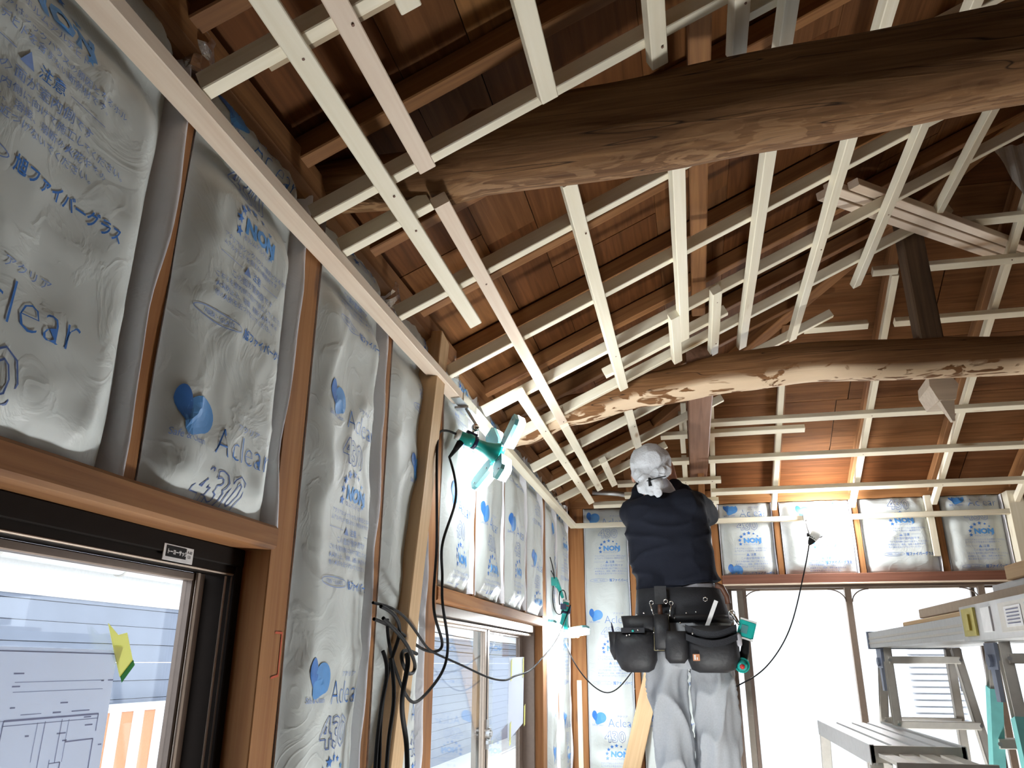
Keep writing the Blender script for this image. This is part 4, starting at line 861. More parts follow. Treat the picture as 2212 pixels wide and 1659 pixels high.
mb = MB(); mb.tube([(1.515, 5.06, 2.265), (1.535, 5.06, 2.29), (1.585, 5.06, 2.36)], [0.024, 0.030, 0.040], 14); mb.build('neck', M['clear'], bl, True)
mb = MB(); mb.tube([(1.494, 5.06, 2.236), (1.502, 5.06, 2.247), (1.520, 5.06, 2.272), (1.532, 5.06, 2.287)], [0.008, 0.016, 0.026, 0.024], 12); mb.box((1.488, 5.05, 2.285), (1.502, 5.07, 2.305)); mb.build('socket', M['black'], bl, True)
mb = MB(); mb.tube([(1.525, 5.06, 2.28), (1.565, 5.04, 2.275), (1.572, 5.04, 2.283)], 0.005, 6); mb.tube([(1.505, 5.06, 2.27), (1.495, 5.08, 2.37), (1.515, 5.13, 2.40)], 0.005, 6); mb.box((1.49, 5.125, 2.388), (1.53, 5.165, 2.436)); mb.build('spring_clip', M['steel'], bl)

# ------------------------------------------------------------------ cords
def yz(x, pts): return [(x+0.012*sin(i*1.3), y, z) for i, (y, z) in enumerate(pts)]
tl = T1((-0.012, 0, 0)); pl = T1((-0.008, 0.004, -0.085))
cord('cord', [tuple(tl), (0.02, 2.40, 2.285), (0.02, 2.30, 2.255)]+yz(0.045, [(2.216,2.205),(2.18,2.116),(2.218,1.983),(2.279,1.854),(2.256,1.731),(2.246,1.666),(2.316,1.604),(2.299,1.580),(2.221,1.578),(2.079,1.604),(1.918,1.635),(1.766,1.645)]), 0.0042, M['black'], None, 'black lamp cord looping from the near lamp back to the stud', 'cord', 'black cords on the left wall')
cord('cord', [tuple(pl)]+yz(0.06, [(2.32,2.15),(2.38,2.073),(2.314,1.972),(2.253,1.878),(2.308,1.803),(2.249,1.718),(2.315,1.617),(2.323,1.54),(2.254,1.491),(2.136,1.455),(2.027,1.45),(1.939,1.488),(1.9,1.541),(1.875,1.605),(1.86,1.65)]), 0.0042, M['black'], None, 'black cord from the near lamp plug hanging in a deep loop below', 'cord', 'black cords on the left wall')
cord('cord', yz(0.055, [(1.758,1.681),(1.878,1.68),(2.019,1.643),(2.179,1.589),(2.266,1.575)])+[(0.07,2.51,1.539),(0.085,2.741,1.5),(0.09,3.013,1.486),(0.085,3.127,1.506),(0.08,3.48,1.512),(0.075,3.744,1.566),(0.075,4.263,1.66),(0.085,4.49,1.80),(0.105,4.52,1.86)], 0.0036, M['black'], None, 'thin grey-black cord swagging across the far window to the hanging lamp', 'cord', 'black cords on the left wall')
for i, (pts, lab) in enumerate((([(1.765,1.673),(1.849,1.662),(1.897,1.616),(1.879,1.573),(1.834,1.481),(1.794,1.386),(1.789,1.331),(1.78,0.9),(1.8,0.3)], 'black cord curving from the stud round the brace and straight down'),
    ([(1.769,1.647),(1.873,1.61),(1.96,1.571),(2.033,1.545),(2.03,1.525),(1.95,1.522),(1.89,1.54),(1.88,1.57),(1.95,1.585),(2.04,1.572)], 'black cord coiled in a small loop beside the brace'),
    ([(1.763,1.575),(1.781,1.541),(1.764,1.483),(1.787,1.424),(1.776,1.333),(1.77,0.9),(1.79,0.2)], 'leftmost black cord dropping along the stud'),
    ([(1.80,1.56),(1.819,1.481),(1.797,1.414),(1.831,1.326),(1.82,0.9),(1.83,0.2)], 'black cord twisting down just right of the stud'),
    ([(1.89,1.57),(1.882,1.552),(1.847,1.49),(1.90,1.43),(1.938,1.39),(1.935,1.315),(1.93,0.9),(1.93,0.2)], 'thick bundled black cord bowing down in front of the brace'))):
    cord('cord', yz(0.072+0.006*i, pts), 0.0062 if i == 4 else 0.0046, M['black'], None, lab, 'cord', 'black cords on the left wall')
cord('cord', [(0.09,4.43,1.66),(0.10,4.40,1.62),(0.16,4.38,1.511),(0.256,4.36,1.42),(0.328,4.34,1.398),(0.403,4.32,1.45),(0.47,4.30,1.54),(0.53,4.28,1.60)], 0.0035, M['black'], None, 'dark cord dipping from the hanging lamp towards the worker', 'cord', 'black cords on the left wall')
cord('cord', [(1.494,5.06,2.236),(1.47,5.05,2.15),(1.442,5.05,2.064),(1.38,5.05,1.87),(1.308,5.05,1.692),(1.159,5.0,1.512),(1.022,4.9,1.447),(0.95,4.85,1.42),(0.89,4.8,1.2),(0.88,4.78,0.5),(0.88,4.76,0.005)], 0.004, M['black'], None, 'thin cord hanging from the glowing bulb across the door', 'cord')
cord('cord', [(0.03,4.30,2.10),(0.035,4.38,2.05),(0.03,4.43,2.0)], 0.003, M['black'], l2); cord('cord', [(0.03,4.33,2.03),(0.035,4.40,2.01),(0.03,4.44,1.99)], 0.003, M['black'], l2)
cord('cord', [(0.02,4.45,1.96),(0.02,4.40,1.88),(0.03,4.42,1.80),(0.06,4.48,1.80),(0.07,4.50,1.84)], 0.0025, M['black'], l2)
cord('cord', [(0.05,4.48,1.86),(0.05,4.44,1.91),(0.06,4.48,1.95),(0.08,4.52,1.94),(0.081,4.522,1.885)], 0.003, M['black'], l2)

# ------------------------------------------------------------------ the worker
def loft(rings, n=28, p=1.0, cap=True):
    """rings: (cx, cy, cz, rx, ry); p<1 squares the section"""
    mb = MB(); v = []
    for cx, cy, cz, rx, ry in rings:
        for k in range(n):
            a = 2*pi*k/n; c_, s_ = cos(a), sin(a)
            v.append((cx+rx*abs(c_)**p*(1 if c_ > 0 else -1), cy+ry*abs(s_)**p*(1 if s_ > 0 else -1), cz))
    m = len(rings); f = [(i*n+k, i*n+(k+1) % n, (i+1)*n+(k+1) % n, (i+1)*n+k) for i in range(m-1) for k in range(n)]
    if cap: f += [tuple(range(n))[::-1], tuple((m-1)*n+k for k in range(n))]
    mb.add(v, f); return mb
_su = smooth_union
def union(name, shapes, lofts, voxel, mat, parent, it=4, wr=0.0, wscale=(1, 1, 1), seed=0):
    mb = MB()
    for l in lofts: mb.add(l.v, l.f)
    for s in shapes:
        if s[0] == 'cap':
            p0, r0, p1, r1 = Vector(s[1]), s[2], Vector(s[3]), s[4]; d = p1-p0; u = d.normalized()
            pts = []; rr = []
            for k in range(5): a = pi/2*(1-k/4); pts.append(p0-u*r0*sin(a)); rr.append(max(1e-4, r0*cos(a)))
            for k in range(5): a = pi/2*k/4; pts.append(p1+u*r1*sin(a)); rr.append(max(1e-4, r1*cos(a)))
            mb.tube(pts, rr, 16)
        else:
            b = MB(); b.ball((0, 0, 0), s[2], 24); rot = s[3] if len(s) > 3 else Matrix.Identity(3)
            mb.add([Vector(s[1])+rot @ Vector(q) for q in b.v], b.f)
    o = bpy.data.objects.new(name, mb.mesh(name)); COL.objects.link(o)
    r = o.modifiers.new('r', 'REMESH'); r.mode = 'VOXEL'; r.voxel_size = voxel
    sm = o.modifiers.new('s', 'SMOOTH'); sm.factor = 0.5; sm.iterations = it
    out = bpy.data.meshes.new_from_object(o.evaluated_get(bpy.context.evaluated_depsgraph_get())); bpy.data.objects.remove(o)
    if wr:
        nv = [v.normal.copy() for v in out.vertices]
        for v, nn in zip(out.vertices, nv):
            q = Vector((v.co.x*wscale[0]+seed, v.co.y*wscale[1], v.co.z*wscale[2]))
            v.co += nn*wr*(1.7*(1-abs(noise.noise(q)))**4-0.7+0.5*noise.noise(q*2.2))
    for p in out.polygons: p.use_smooth = True
    return link(name, out, mat, parent)
pe = empty('person', (0.73, 3.66, 0.84), 'worker in black sweater and white head towel reaching up, seen from behind', 'person')
Y = 3.66
def hand(sh, wrist, palm_dir, thumb_dir):
    """five separate curled fingers leaving a palm"""
    w = Vector(wrist); d = Vector(palm_dir).normalized(); t = Vector(thumb_dir); t = (t-d*t.dot(d)).normalized(); n = d.cross(t)
    pc = w+d*0.045
    for k, (off, l) in enumerate(((0.033, 0.072), (0.012, 0.080), (-0.010, 0.075), (-0.031, 0.060))):
        sh.append(('cap', w+t*off*0.5, 0.019, w+d*0.085+t*off, 0.012))
        a = w+d*0.088+t*off; b = a+d*l*0.45+n*0.008; c = b+d*l*0.25+n*l*0.32; e = c+n*l*0.28-d*l*0.05
        sh += [('cap', a, 0.0095, b, 0.0085), ('cap', b, 0.0085, c, 0.008), ('cap', c, 0.008, e, 0.007)]
    a = w+d*0.028+t*0.028; b = a+t*0.030+d*0.025+n*0.008; c = b+d*0.028+n*0.018
    sh += [('cap', a, 0.015, b, 0.011), ('cap', b, 0.011, c, 0.0085)]
SHL, SHR = (0.545, Y+0.02, 2.205), (0.80, Y+0.02, 2.235)
EL, ER = (0.535, Y+0.24, 2.27), (0.868, Y+0.22, 2.235)
WL_, WR_ = (0.60, Y+0.36, 2.45), (0.715, Y+0.40, 2.43)
sh = [('ell', (0.628, Y-0.015, 2.425), (0.078, 0.096, 0.112)), ('ell', (0.628, Y+0.06, 2.395), (0.052, 0.045, 0.07)), ('cap', (0.634, Y, 2.34), 0.054, (0.662, Y+0.02, 2.24), 0.058),
      ('cap', (0.628, Y+0.085, 2.43), 0.010, (0.628, Y+0.108, 2.405), 0.013), ('ell', (0.628, Y+0.09, 2.362), (0.022, 0.012, 0.009)), ('ell', (0.715, Y-0.005, 2.412), (0.012, 0.024, 0.034)), ('ell', (0.548, Y, 2.385), (0.012, 0.024, 0.034)),
      ('cap', SHL, 0.055, EL, 0.043), ('cap', EL, 0.042, WL_, 0.029), ('cap', SHR, 0.055, ER, 0.043), ('cap', ER, 0.042, WR_, 0.029),
      ('cap', (0.655, Y, 1.58), 0.066, (0.655, Y, 1.25), 0.050), ('cap', (0.655, Y, 1.25), 0.050, (0.66, Y, 0.92), 0.038), ('cap', (0.835, Y, 1.58), 0.068, (0.842, Y, 1.25), 0.052), ('cap', (0.842, Y, 1.25), 0.052, (0.825, Y, 0.92), 0.038),
      ('cap', (0.655, Y-0.03, 0.885), 0.035, (0.65, Y+0.14, 0.872), 0.028), ('cap', (0.82, Y-0.03, 0.885), 0.035, (0.83, Y+0.14, 0.872), 0.028)]
hand(sh, WL_, (0.05, 0.1, 1), (1, 0.1, 0)); hand(sh, WR_, (-0.25, 0.1, 1), (-1, 0.1, 0))
union('body', sh, [loft([(0.74,Y,1.60,0.13,0.10),(0.73,Y,1.70,0.155,0.105),(0.72,Y,1.86,0.14,0.09),(0.69,Y,2.08,0.155,0.10),(0.68,Y+0.01,2.20,0.16,0.09),(0.665,Y+0.015,2.27,0.09,0.07)])], 0.0075, M['skin'], pe, 3)
for sx in (-0.03, 0.03):
    mb = MB(); mb.ball((0.628+sx, Y+0.075, 2.43), 0.013, 14); e_ = mb.build('eye', M['eye'], pe, True)
    mb = MB(); mb.ball((0.628+sx, Y+0.0845, 2.432), 0.0058, 10); link('pupil', mb.mesh('pupil', True), M['black'], e_)
# sweater
sw_ = union('sweater', [('cap', SHL, 0.074, EL, 0.060), ('cap', EL, 0.060, (0.592, Y+0.335, 2.42), 0.044), ('cap', SHR, 0.078, ER, 0.066), ('cap', ER, 0.066, (0.728, Y+0.375, 2.40), 0.046), ('ell', (0.60, Y+0.0, 2.19), (0.108, 0.11, 0.10)), ('ell', (0.765, Y+0.0, 2.215), (0.108, 0.11, 0.095))],
      [loft([(0.724,Y,1.848,0.178,0.128),(0.724,Y,1.862,0.184,0.132),(0.716,Y,1.92,0.186,0.13),(0.702,Y,2.0,0.190,0.13),(0.690,Y,2.10,0.190,0.13),(0.682,Y,2.19,0.182,0.125),(0.668,Y+0.01,2.262,0.125,0.10),(0.66,Y+0.015,2.295,0.075,0.075)])], 0.008, M['sweater'], pe, 6, 0.0075, (5, 5, 13), 3)
for v in sw_.data.vertices:                  # the hem rides up towards the right
    if v.co.z < 1.90: v.co.z += (v.co.x-0.62)*0.16*(1.90-v.co.z)/0.05
union('undershirt_hem', [], [loft([(0.724,Y,1.80,0.172,0.126),(0.724,Y,1.885,0.168,0.122)])], 0.008, M['shirt'], pe, 3, 0.003, (14, 14, 6))
union('undershirt_collar', [('cap', (0.655, Y+0.0, 2.335), 0.06, (0.685, Y+0.02, 2.26), 0.072)], [], 0.007, M['shirt'], pe, 3, 0.003, (14, 14, 6))
union('trousers', [], [loft([(0.724,Y,1.85,0.165,0.115),(0.73,Y,1.76,0.182,0.128),(0.738,Y,1.66,0.19,0.138),(0.742,Y,1.57,0.184,0.132),(0.742,Y,1.545,0.15,0.11)]),
      loft([(0.652,Y,1.60,0.094,0.122),(0.648,Y,1.50,0.081,0.112),(0.655,Y+0.004,1.33,0.073,0.104),(0.660,Y+0.008,1.20,0.069,0.10),(0.662,Y+0.004,1.08,0.070,0.098),(0.662,Y,0.97,0.070,0.09),(0.66,Y,0.90,0.066,0.084)]),
      loft([(0.836,Y,1.60,0.096,0.122),(0.841,Y,1.50,0.090,0.114),(0.842,Y+0.004,1.33,0.086,0.108),(0.840,Y+0.008,1.20,0.082,0.104),(0.833,Y+0.004,1.08,0.084,0.10),(0.828,Y,0.97,0.076,0.092),(0.824,Y,0.90,0.07,0.086)])], 0.0085, M['trousers'], pe, 3, 0.017, (11, 11, 4.2), 8)
for x in (0.655, 0.825): union('shoe', [('cap', (x, Y-0.045, 0.878), 0.040, (x, Y+0.06, 0.882), 0.042), ('cap', (x, Y+0.06, 0.878), 0.042, (x+(x-0.74)*0.1, Y+0.16, 0.868), 0.030)], [], 0.008, M['black'], pe, 3)
# head towel, tied at the nape
rot = Matrix.Rotation(radians(-12), 3, 'Y') @ Matrix.Rotation(radians(14), 3, 'X')
ht = union('head_towel', [('ell', (0.628, Y-0.015, 2.440), (0.098, 0.116, 0.092), rot), ('ell', (0.628, Y-0.02, 2.405), (0.094, 0.107, 0.058), rot), ('cap', (0.575, Y-0.085, 2.375), 0.026, (0.625, Y-0.115, 2.335), 0.020), ('cap', (0.70, Y-0.065, 2.395), 0.028, (0.635, Y-0.115, 2.335), 0.020)],
      [], 0.006, M['towel'], pe, 4, 0.005, (16, 16, 12), 1)
kn = union('towel_knot', [('ell', (0.602, Y-0.115, 2.350), (0.030, 0.018, 0.020), Matrix.Rotation(radians(-28), 3, 'Y')), ('ell', (0.668, Y-0.108, 2.372), (0.045, 0.022, 0.026), Matrix.Rotation(radians(-20), 3, 'Y')), ('cap', (0.625, Y-0.125, 2.335), 0.018, (0.592, Y-0.118, 2.305), 0.026), ('cap', (0.592, Y-0.118, 2.305), 0.024, (0.606, Y-0.122, 2.285), 0.014),
      ('cap', (0.632, Y-0.125, 2.335), 0.018, (0.655, Y-0.118, 2.315), 0.034), ('cap', (0.655, Y-0.118, 2.315), 0.03, (0.662, Y-0.120, 2.275), 0.018), ('cap', (0.632, Y-0.122, 2.32), 0.016, (0.630, Y-0.122, 2.275), 0.012)], [], 0.004, M['towel'], pe, 3, 0.003, (30, 30, 22), 2)
cord('tie_string', [(0.575, Y-0.105, 2.335), (0.60, Y-0.135, 2.328), (0.63, Y-0.148, 2.330), (0.66, Y-0.148, 2.342), (0.70, Y-0.125, 2.352)], 0.0022, M['black'], pe)
mb = MB(); mb.tube([(0.628, Y-0.150, 2.342), (0.626, Y-0.150, 2.325), (0.630, Y-0.147, 2.305)], [0.006, 0.0045, 0.008], 8); mb.build('string_knot', M['black'], pe, True)

# ------------------------------------------------------------------ tool belt and what hangs on it
tb = empty('tool_belt', (0.72, 3.56, 1.7), 'wide black leather tool belt with pouches round the worker\'s hips', 'tool belt')
def shell(name, rings, mat, parent, p=0.75, th=0.004, **k):
    """an open-topped pouch with wall thickness"""
    o_ = loft(rings, 28, p, False); i_ = [(a, b, c+(0.006 if i == 0 else 0), max(0.004, d-th), max(0.004, e-th)) for i, (a, b, c, d, e) in enumerate(rings)]
    q = loft(i_, 28, p, False); mb = MB(); mb.add(o_.v, o_.f); n0 = len(o_.v); mb.add(q.v, [f[::-1] for f in q.f]); top = (len(rings)-1)*28
    mb.add([], []); 
    mb.f += [(top+k_, top+(k_+1) % 28, n0+top+(k_+1) % 28, n0+top+k_) for k_ in range(28)]; mb.mi += [0]*28
    mb.f.append(tuple(range(28))[::-1]); mb.mi.append(0); mb.f.append(tuple(n0+k_ for k_ in range(28))); mb.mi.append(0)
    return mb.build(name, mat, parent, True)
BY = Y
shell('back_support', [(0.732,BY,1.715,0.208,0.150),(0.728,BY,1.75,0.205,0.148),(0.725,BY,1.80,0.196,0.142),(0.723,BY,1.862,0.188,0.136)], M['canvas'], tb, 0.95, 0.008)
shell('waist_strap', [(0.732,BY,1.722,0.214,0.156),(0.730,BY,1.748,0.213,0.155)], M['leather'], tb, 0.95, 0.004)
lp = shell('left_pouch', [(0.535,3.515,1.516,0.045,0.026),(0.535,3.512,1.528,0.068,0.040),(0.533,3.508,1.565,0.086,0.052),(0.53,3.505,1.62,0.090,0.056),(0.532,3.505,1.675,0.086,0.054)], M['leather'], tb)
shell('upper_pocket', [(0.56,3.525,1.66,0.072,0.05),(0.558,3.52,1.70,0.080,0.052),(0.556,3.522,1.742,0.083,0.054)], M['leather'], tb)
shell('outer_pocket', [(0.462,3.54,1.565,0.026,0.04),(0.456,3.535,1.60,0.036,0.052),(0.452,3.535,1.678,0.038,0.054)], M['leather'], lp)
mb = MB(); mb.box((0.478, 3.441, 1.672), (0.575, 3.452, 1.692)); mb.build('pocket_band', M['canvas'], lp)
shell('middle_pouch', [(0.70,3.475,1.552,0.030,0.018),(0.70,3.472,1.572,0.046,0.032),(0.70,3.470,1.64,0.050,0.036),(0.70,3.472,1.678,0.050,0.036)], M['leather'], tb)
rp = shell('right_pouch', [(0.842,3.512,1.516,0.055,0.026),(0.845,3.508,1.528,0.088,0.042),(0.848,3.502,1.57,0.106,0.056),(0.848,3.498,1.62,0.106,0.060),(0.845,3.498,1.652,0.102,0.058)], M['leather'], tb)
shell('deep_pocket', [(0.845,3.515,1.64,0.104,0.054),(0.845,3.512,1.70,0.106,0.054)], M['leather'], tb)
mb = MB()      # the two drooping front edges
for z0_, dz, yy in ((1.705, 0.030, 3.452), (1.668, 0.028, 3.438)):
    P0 = [(0.742+0.205*t, yy-0.02*sin(pi*t), z0_-dz*sin(pi*t)) for t in [k/14 for k in range(15)]]
    for a, b in zip(P0, P0[1:]): mb.add([a, b, (b[0], b[1]-0.002, b[2]-0.026), (a[0], a[1]-0.002, a[2]-0.026), (a[0], a[1]+0.01, a[2]), (b[0], b[1]+0.01, b[2])], [(3, 2, 1, 0), (0, 1, 5, 4)])
mb.build('pocket_flap', M['canvas'], rp)
hs = shell('holster', [(0.645,3.468,1.605,0.022,0.008),(0.645,3.462,1.612,0.030,0.014),(0.645,3.458,1.66,0.032,0.018),(0.645,3.460,1.745,0.030,0.017)], M['leather'], tb, 0.9)
slab('holster_back', [(0.606,3.478,1.598),(0.682,3.478,1.598),(0.678,3.488,1.752),(0.612,3.488,1.752)], (0, -1, 0), 0.004, M['leather'], (1, 0, 0), hs)
mb = MB()
for a, b in (((0.610,3.472,1.603),(0.615,3.481,1.748)), ((0.678,3.472,1.603),(0.674,3.481,1.748)), ((0.610,3.472,1.603),(0.678,3.472,1.603))): mb.tube([a, b], 0.0012, 5)
mb.build('stitching', M['thread'], hs)
slab('hanging_loop', [(0.622,3.498,1.79),(0.672,3.498,1.79),(0.672,3.506,1.865),(0.622,3.506,1.865)], (0, -1, 0), 0.006, M['leather'], (0, 0, 1), tb)
mb = MB(); mb.tube([(0.643,3.468,1.735),(0.643,3.474,1.785)], [0.011,0.009], 10); mb.build('wooden_handle', M['brown_leather'], hs, True)
for x0, x1 in ((0.602, 0.616), (0.690, 0.680)):
    mb = MB(); mb.tube([(x0,3.492,1.790),(x1,3.478,1.740)], 0.0032, 8); mb.build('steel_ring', M['chrome'], tb, True)
mb = MB()
for x, z, y in ((0.608,1.796,3.50),(0.668,1.80,3.489),(0.690,1.793,3.50),(0.832,1.808,3.503)):
    mb.tube([(x+0.008*cos(a), y-0.002, z+0.008*sin(a)) for a in [2*pi*k/12 for k in range(13)]], 0.0024, 6)
o = mb.build('eyelets', M['chrome'], tb, True); o['kind'] = 'stuff'
mb = MB()
for x, z, y in ((0.617,1.744,3.478),(0.672,1.742,3.476),(0.612,1.672,3.472),(0.676,1.668,3.470),(0.625,1.606,3.468),(0.665,1.606,3.468),(0.70,1.732,3.50),(0.722,1.712,3.49),(0.575,1.752,3.47),(0.545,1.746,3.467),(0.50,1.662,3.446),(0.512,1.664,3.445),(0.548,1.683,3.440),(0.745,1.650,3.452),(0.86,1.655,3.440),(0.925,1.655,3.46),(0.75,1.752,3.50),(0.79,1.756,3.503),(0.77,1.668,3.432)):
    mb.ball((x, y, z), (0.0042, 0.003, 0.0042), 8)
o = mb.build('rivets', M['chrome'], tb, True); o['kind'] = 'stuff'
mb = MB(); mb.ball((0.527, 3.438, 1.679), (0.006, 0.003, 0.005), 8); mb.build('teal_stud', M['teal'], tb, True)
slab('maker_label', [(0.765,3.438,1.562),(0.792,3.438,1.562),(0.792,3.436,1.588),(0.765,3.436,1.588)], (0, -1, 0), 0.002, M['orange'], (1, 0, 0), rp)
mb = MB(); mb.box((0.770, 3.4335, 1.566), (0.776, 3.4352, 1.585)); mb.box((0.780, 3.4335, 1.566), (0.784, 3.4352, 1.576)); mb.build('label_mark', M['white'], rp)
mb = MB(); mb.tube([(0.880,3.495,1.865),(0.905,3.50,1.855),(0.922,3.515,1.82),(0.925,3.52,1.79)], [0.012]*4, 6); mb.build('shoulder_strap', M['brown_leather'], tb, True)
t = beam('folding_rule', (0.812, 3.475, 1.655), (0.876, 3.482, 1.800), 0.017, 0.004, M['white'], None, (0, -1, 0), bev=0.0008); tag(t, 'white folding rule sticking up from the right pouch', 'ruler')
mb = MB(); mb.tube([(0.452,3.492,1.60),(0.436,3.488,1.70)], 0.0045, 8); mb.tube([(0.436,3.488,1.70),(0.434,3.487,1.716)], [0.004,0.0015], 8); t = mb.build('pen', M['navy'], None, True); tag(t, 'dark blue pen standing in the left outer pocket', 'pen')
tm = empty('tape_measure', (0.985, 3.5, 1.685), 'teal square tape measure case dangling right of the tool belt', 'tape measure')
mq = Matrix.Translation((0.988, 3.50, 1.685)) @ Matrix.Rotation(radians(18), 4, 'Y')
bm = bmesh.new(); bmesh.ops.create_cube(bm, size=1); bmesh.ops.scale(bm, vec=(0.066, 0.036, 0.074), verts=bm.verts); bmesh.ops.bevel(bm, geom=bm.edges[:], offset=0.006, segments=2, affect='EDGES'); me = bpy.data.meshes.new('case'); bm.to_mesh(me); bm.free(); link('case', me, M['teal'], tm, mq)
mb = MB(); mb.box((-0.033, -0.019, 0.033), (0.033, 0.019, 0.040), 0, mq); mb.box((-0.033, -0.019, -0.040), (0.033, 0.019, -0.034), 0, mq); mb.build('bumper', M['clear'], tm)
mb = MB(); mb.box((-0.022, -0.0205, -0.018), (0.004, -0.0175, 0.014), 0, mq); mb.build('face_panel', M['teal_dark'], tm)
mb = MB(); mb.tube([(0.93,3.49,1.755),(0.945,3.488,1.735),(0.955,3.488,1.715),(0.965,3.49,1.70)], [0.006,0.008,0.007,0.004], 8); mb.tube([(0.935+0.013*cos(a),3.488,1.742+0.02*sin(a)) for a in [2*pi*k/14 for k in range(15)]], 0.0025, 6); mb.build('snap_hook', M['chrome'], tm, True)
sd = empty('impact_driver', (0.955, 3.52, 1.58), 'dark cordless driver with teal nose hanging at the worker\'s right hip', 'tool')
mb = MB(); mb.tube([(0.985,3.52,1.655),(0.975,3.52,1.60),(0.962,3.52,1.565)], [0.014,0.018,0.02], 12); mb.build('grip', M['black'], sd, True)
mb = MB(); mb.tube([(0.962,3.545,1.556),(0.958,3.49,1.545)], [0.026,0.030], 16); mb.tube([(0.958,3.49,1.545),(0.957,3.47,1.541)], [0.026,0.012], 16); mb.build('motor_body', M['teal'], sd, True)
mb = MB(); mb.tube([(0.957,3.472,1.541),(0.957,3.466,1.540)], 0.010, 10); mb.build('red_nose', M['red'], sd, True)
mb = MB(); mb.tube([(0.952,3.47,1.672),(0.953,3.47,1.66),(0.954,3.47,1.625),(0.955,3.47,1.618)], [0.005,0.011,0.011,0.006], 12); t = mb.build('bit_holder', M['shirt'], None, True); tag(t, 'cream bit holder hanging under the tape measure hook', 'holder')

# ------------------------------------------------------------------ what the worker stands on, ladders and planks
ws = empty('step_platform', (0.75, 3.7, 0), 'low aluminium step platform carrying the worker', 'platform')
for k in range(5): MB().box((0.40, 3.47+k*0.09, 0.815), (1.10, 3.55+k*0.09, 0.84)).build('deck_slat', M['alu'], ws)
for x, y in ((0.42, 3.49), (1.08, 3.49), (0.42, 3.89), (1.08, 3.89)): beam('leg', (x, y, 0.815), (x+(x-0.75)*0.2, y+(y-3.69)*0.25, 0), 0.035, 0.025, M['alu'], ws, (0, 1, 0))
for y in (3.49, 3.89): beam('brace', (0.40, y+(y-3.69)*0.15, 0.3), (1.10, y+(y-3.69)*0.15, 0.3), 0.025, 0.02, M['alu'], ws)
def channel(nm, p0, p1, w, h, mat, par, upv):
    """an open aluminium U channel"""
    m, ln_ = frame(p0, p1, upv); mb = MB(); t = 0.003
    mb.box((0,-w/2,-h/2),(ln_,w/2,-h/2+t),0,m); mb.box((0,-w/2,-h/2),(ln_,-w/2+t,h/2),0,m); mb.box((0,w/2-t,-h/2),(ln_,w/2,h/2),0,m); return mb.build(nm, mat, par)
def stepladder(dx, dy, label, band):
    r = empty('stepladder', (1.5+dx, 2.95+dy, 0), label, 'ladder', 'aluminium stepladders carrying the plank')
    def P(x, y, z): return (x+dx, y+dy, z)
    for sg, yb in ((-1, 2.50), (1, 3.40)):
        yt = 2.95+sg*0.035
        pt = lambda s_, z: P(1.495+s_*(0.103+0.092*(1.60-z)/1.6), yt+(yb-yt)*(1.60-z)/1.6, z)
        for s_ in (-1, 1):
            rl = channel('rail', pt(s_, 1.60), pt(s_, 0.02), 0.026, 0.024, M['alu_dull'], r, (s_, 0, 0.0))
            if band and s_ < 0:
                a_, b_ = Vector(pt(s_, 1.50 if sg > 0 else 1.44)), Vector(pt(s_, 1.0)); mm, l_ = frame(a_, b_, (s_, 0, 0)); b = MB(); b.box((0,-0.0145,-0.0135),(l_,0.0145,0.0135),0,mm); link('tape_band', b.mesh('tape_band'), M['turq'], rl)
            b = MB(); q = Vector(pt(s_, 0.0)); b.box((q.x-0.025, q.y-0.025, 0), (q.x+0.025, q.y+0.025, 0.03)); link('rubber_foot', b.mesh('rubber_foot'), M['black'], rl)
        for z in (1.565, 1.375, 1.10, 0.82, 0.54, 0.26):
            a_, b_ = Vector(pt(-1, z)), Vector(pt(1, z)); beam('rung', a_, b_, 0.048, 0.022, M['alu_dull'], r)
            mb = MB()
            for q, s_ in ((a_, -1), (b_, 1)): mb.tube([(q.x, q.y-0.022*1, q.z), (q.x, q.y-0.026, q.z)], 0.005, 8)
            o = mb.build('rivets', M['steel'], r); o['kind'] = 'stuff'
    for s_ in (-1, 1):
        mb = MB(); x = 1.495+s_*0.118; mb.box(P(x-0.004, 2.915, 1.54), P(x+0.004, 2.985, 1.60)); mb.tube([P(x-0.012, 2.95, 1.56), P(x+0.012, 2.95, 1.56)], 0.014, 10); mb.box(P(x-0.005, 2.935, 1.47), P(x+0.005, 2.962, 1.54)); mb.build('hinge', M['slate'], r)
    return r
stepladder(0, 0, 'farther aluminium stepladder holding the far end of the plank', False)
stepladder(0.085, -0.80, 'nearer aluminium stepladder under the plank at the right edge', True)
pk = empty('extension_plank', (1.47, 1.3, 1.62), 'long telescopic aluminium plank lying across the two stepladders', 'plank')
mb = MB()
for k in range(6): mb.box((1.362+k*0.037, 1.5, 1.603), (1.362+k*0.037+0.034, 2.98, 1.609))
for x in (1.358, 1.582): mb.box((x-0.004, 1.5, 1.603), (x+0.004, 2.98, 1.652))
mb.box((1.358, 1.5, 1.646), (1.582, 2.98, 1.652)); mb.build('inner_section', M['alu'], pk)
for z in (1.615, 1.63): MB().box((1.3525, 1.94, z), (1.3545, 2.98, z+0.006)).build('side_rib', M['alu_dull'], pk)
mb = MB()
for k in range(7): mb.box((1.348+k*0.036, -0.6, 1.598), (1.348+k*0.036+0.033, 1.93, 1.604))
for x in (1.348, 1.596): mb.box((x-0.004, -0.6, 1.598), (x+0.004, 1.93, 1.668))
mb.box((1.348, -0.6, 1.66), (1.596, 1.93, 1.668)); mb.build('outer_section', M['alu'], pk)
MB().box((1.35, 2.975, 1.60), (1.59, 2.99, 1.656)).build('end_cap', M['slate'], pk)
MB().box((1.339, 1.83, 1.607), (1.345, 1.905, 1.662)).build('catch', M['brass'], pk)
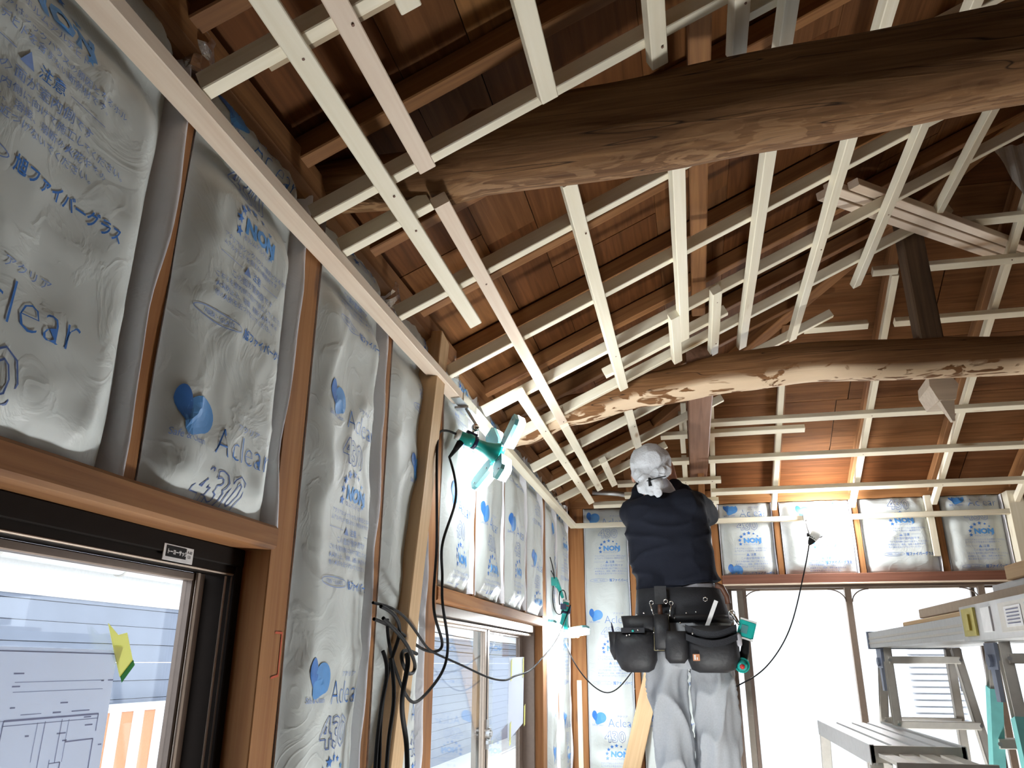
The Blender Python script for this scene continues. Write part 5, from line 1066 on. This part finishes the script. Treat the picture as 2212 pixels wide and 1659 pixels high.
MB().box((1.335, 1.855, 1.618), (1.341, 1.878, 1.65)).build('catch_lever', M['brass'], pk)
MB().box((1.341, 1.74, 1.612), (1.3445, 1.79, 1.658)).build('label_plate', M['white'], pk); MB().box((1.341, 1.20, 1.608), (1.3445, 1.69, 1.660)).build('name_plate', M['alu_dull'], pk)
MB().box((1.340, 1.58, 1.616), (1.3415, 1.66, 1.652)).build('notice_label', M['white'], pk); MB().box((1.340, 1.45, 1.626), (1.3415, 1.56, 1.654)).build('notice_label', M['slate'], pk)
mb = MB()
for k in range(5): mb.box((1.3395, 1.59, 1.621+k*0.006), (1.3405, 1.65, 1.623+k*0.006))
o = mb.build('label_lines', M['pencil'], pk); o['kind'] = 'stuff'
t = beam('loose_board', (1.46, 0.9, 1.682), (1.45, 2.42, 1.682), 0.13, 0.024, M['cardboard'], None); tag(t, 'beige board lying lengthwise on the telescopic plank', 'board')
t = beam('loose_board', (1.40, 1.85, 1.660), (1.395, 2.55, 1.660), 0.05, 0.012, M['stud_pale'], None); tag(t, 'thin brown offcut lying on the far part of the plank', 'board')
t = channel('aluminium_rail', (1.45, 0.9, 1.706), (1.45, 1.98, 1.706), 0.03, 0.022, M['alu'], None, (0, 0, 1)); tag(t, 'thin aluminium rail lying on the beige board', 'rail')
t = beam('wood_block', (1.47, 1.0, 1.7325), (1.455, 1.86, 1.7325), 0.06, 0.03, M['stud_pale'], None); tag(t, 'short squared timber lying on the aluminium rail', 'timber')
dk = empty('trestle_bench', (1.26, 2.4, 0), 'low ribbed aluminium bench in the lower right corner', 'bench')
for k in range(4): 
    x = 1.172+k*0.048; mb = MB(); mb.box((x, 2.15, 1.358), (x+0.036, 3.0, 1.370)); mb.box((x, 2.15, 1.33), (x+0.004, 3.0, 1.36)); mb.box((x+0.032, 2.15, 1.33), (x+0.036, 3.0, 1.36)); mb.build('deck_slat', M['alu'], dk)
for k in range(4):
    x = 1.178+k*0.044; mb = MB(); mb.box((x, 1.92, 1.348), (x+0.030, 2.2, 1.356)); mb.build('end_slat', M['alu_dull'], dk)
MB().box((1.162, 2.14, 1.335), (1.366, 2.155, 1.372)).build('end_rail', M['alu_dull'], dk); MB().box((1.168, 1.91, 1.335), (1.36, 1.922, 1.36)).build('end_rail', M['alu_dull'], dk)
MB().box((1.160, 2.14, 1.33), (1.170, 3.0, 1.374)).build('side_rail', M['alu'], dk); MB().box((1.358, 2.14, 1.33), (1.368, 3.0, 1.374)).build('side_rail', M['alu'], dk)
for x, y in ((1.175, 2.17), (1.352, 2.17), (1.175, 2.97), (1.352, 2.97)): beam('leg', (x, y, 1.335), (x+(x-1.264)*0.5, y+(y-2.57)*0.2, 0), 0.03, 0.022, M['alu_dull'], dk, (0, 1, 0))
mb = MB(); mb.tube([(0.20, 4.93, 2.585), (0.36, 4.96, 2.575), (0.47, 4.99, 2.555), (0.62, 5.02, 2.55)], 0.016, 12); t = mb.build('metal_pipe', M['steel'], None, True); tag(t, 'short silvery pipe lying above the battens left of the worker', 'pipe')
cs = empty('corrugated_sheet', (2.5, 3.0, 3.4), 'grey corrugated sheet hanging up near the ridge at the right edge', 'sheet')
mb = MB(); n = 60; v = []
for k in range(n+1):
    x = 2.09+k*0.009; yy = 3.0+0.006*cos(k*2*pi/5)
    for z in (max(3.22, 3.55-(x-2.085)*3.6), 3.52): v.append((x, yy, z))
v2 = [(a, b+0.002, c) for a, b, c in v]; m_ = len(v)
f = [(2*k, 2*k+2, 2*k+3, 2*k+1) for k in range(n)]; mb.add(v+v2, f+[tuple(m_+i for i in q[::-1]) for q in f]); mb.build('panel', M['alu_dull'], cs)
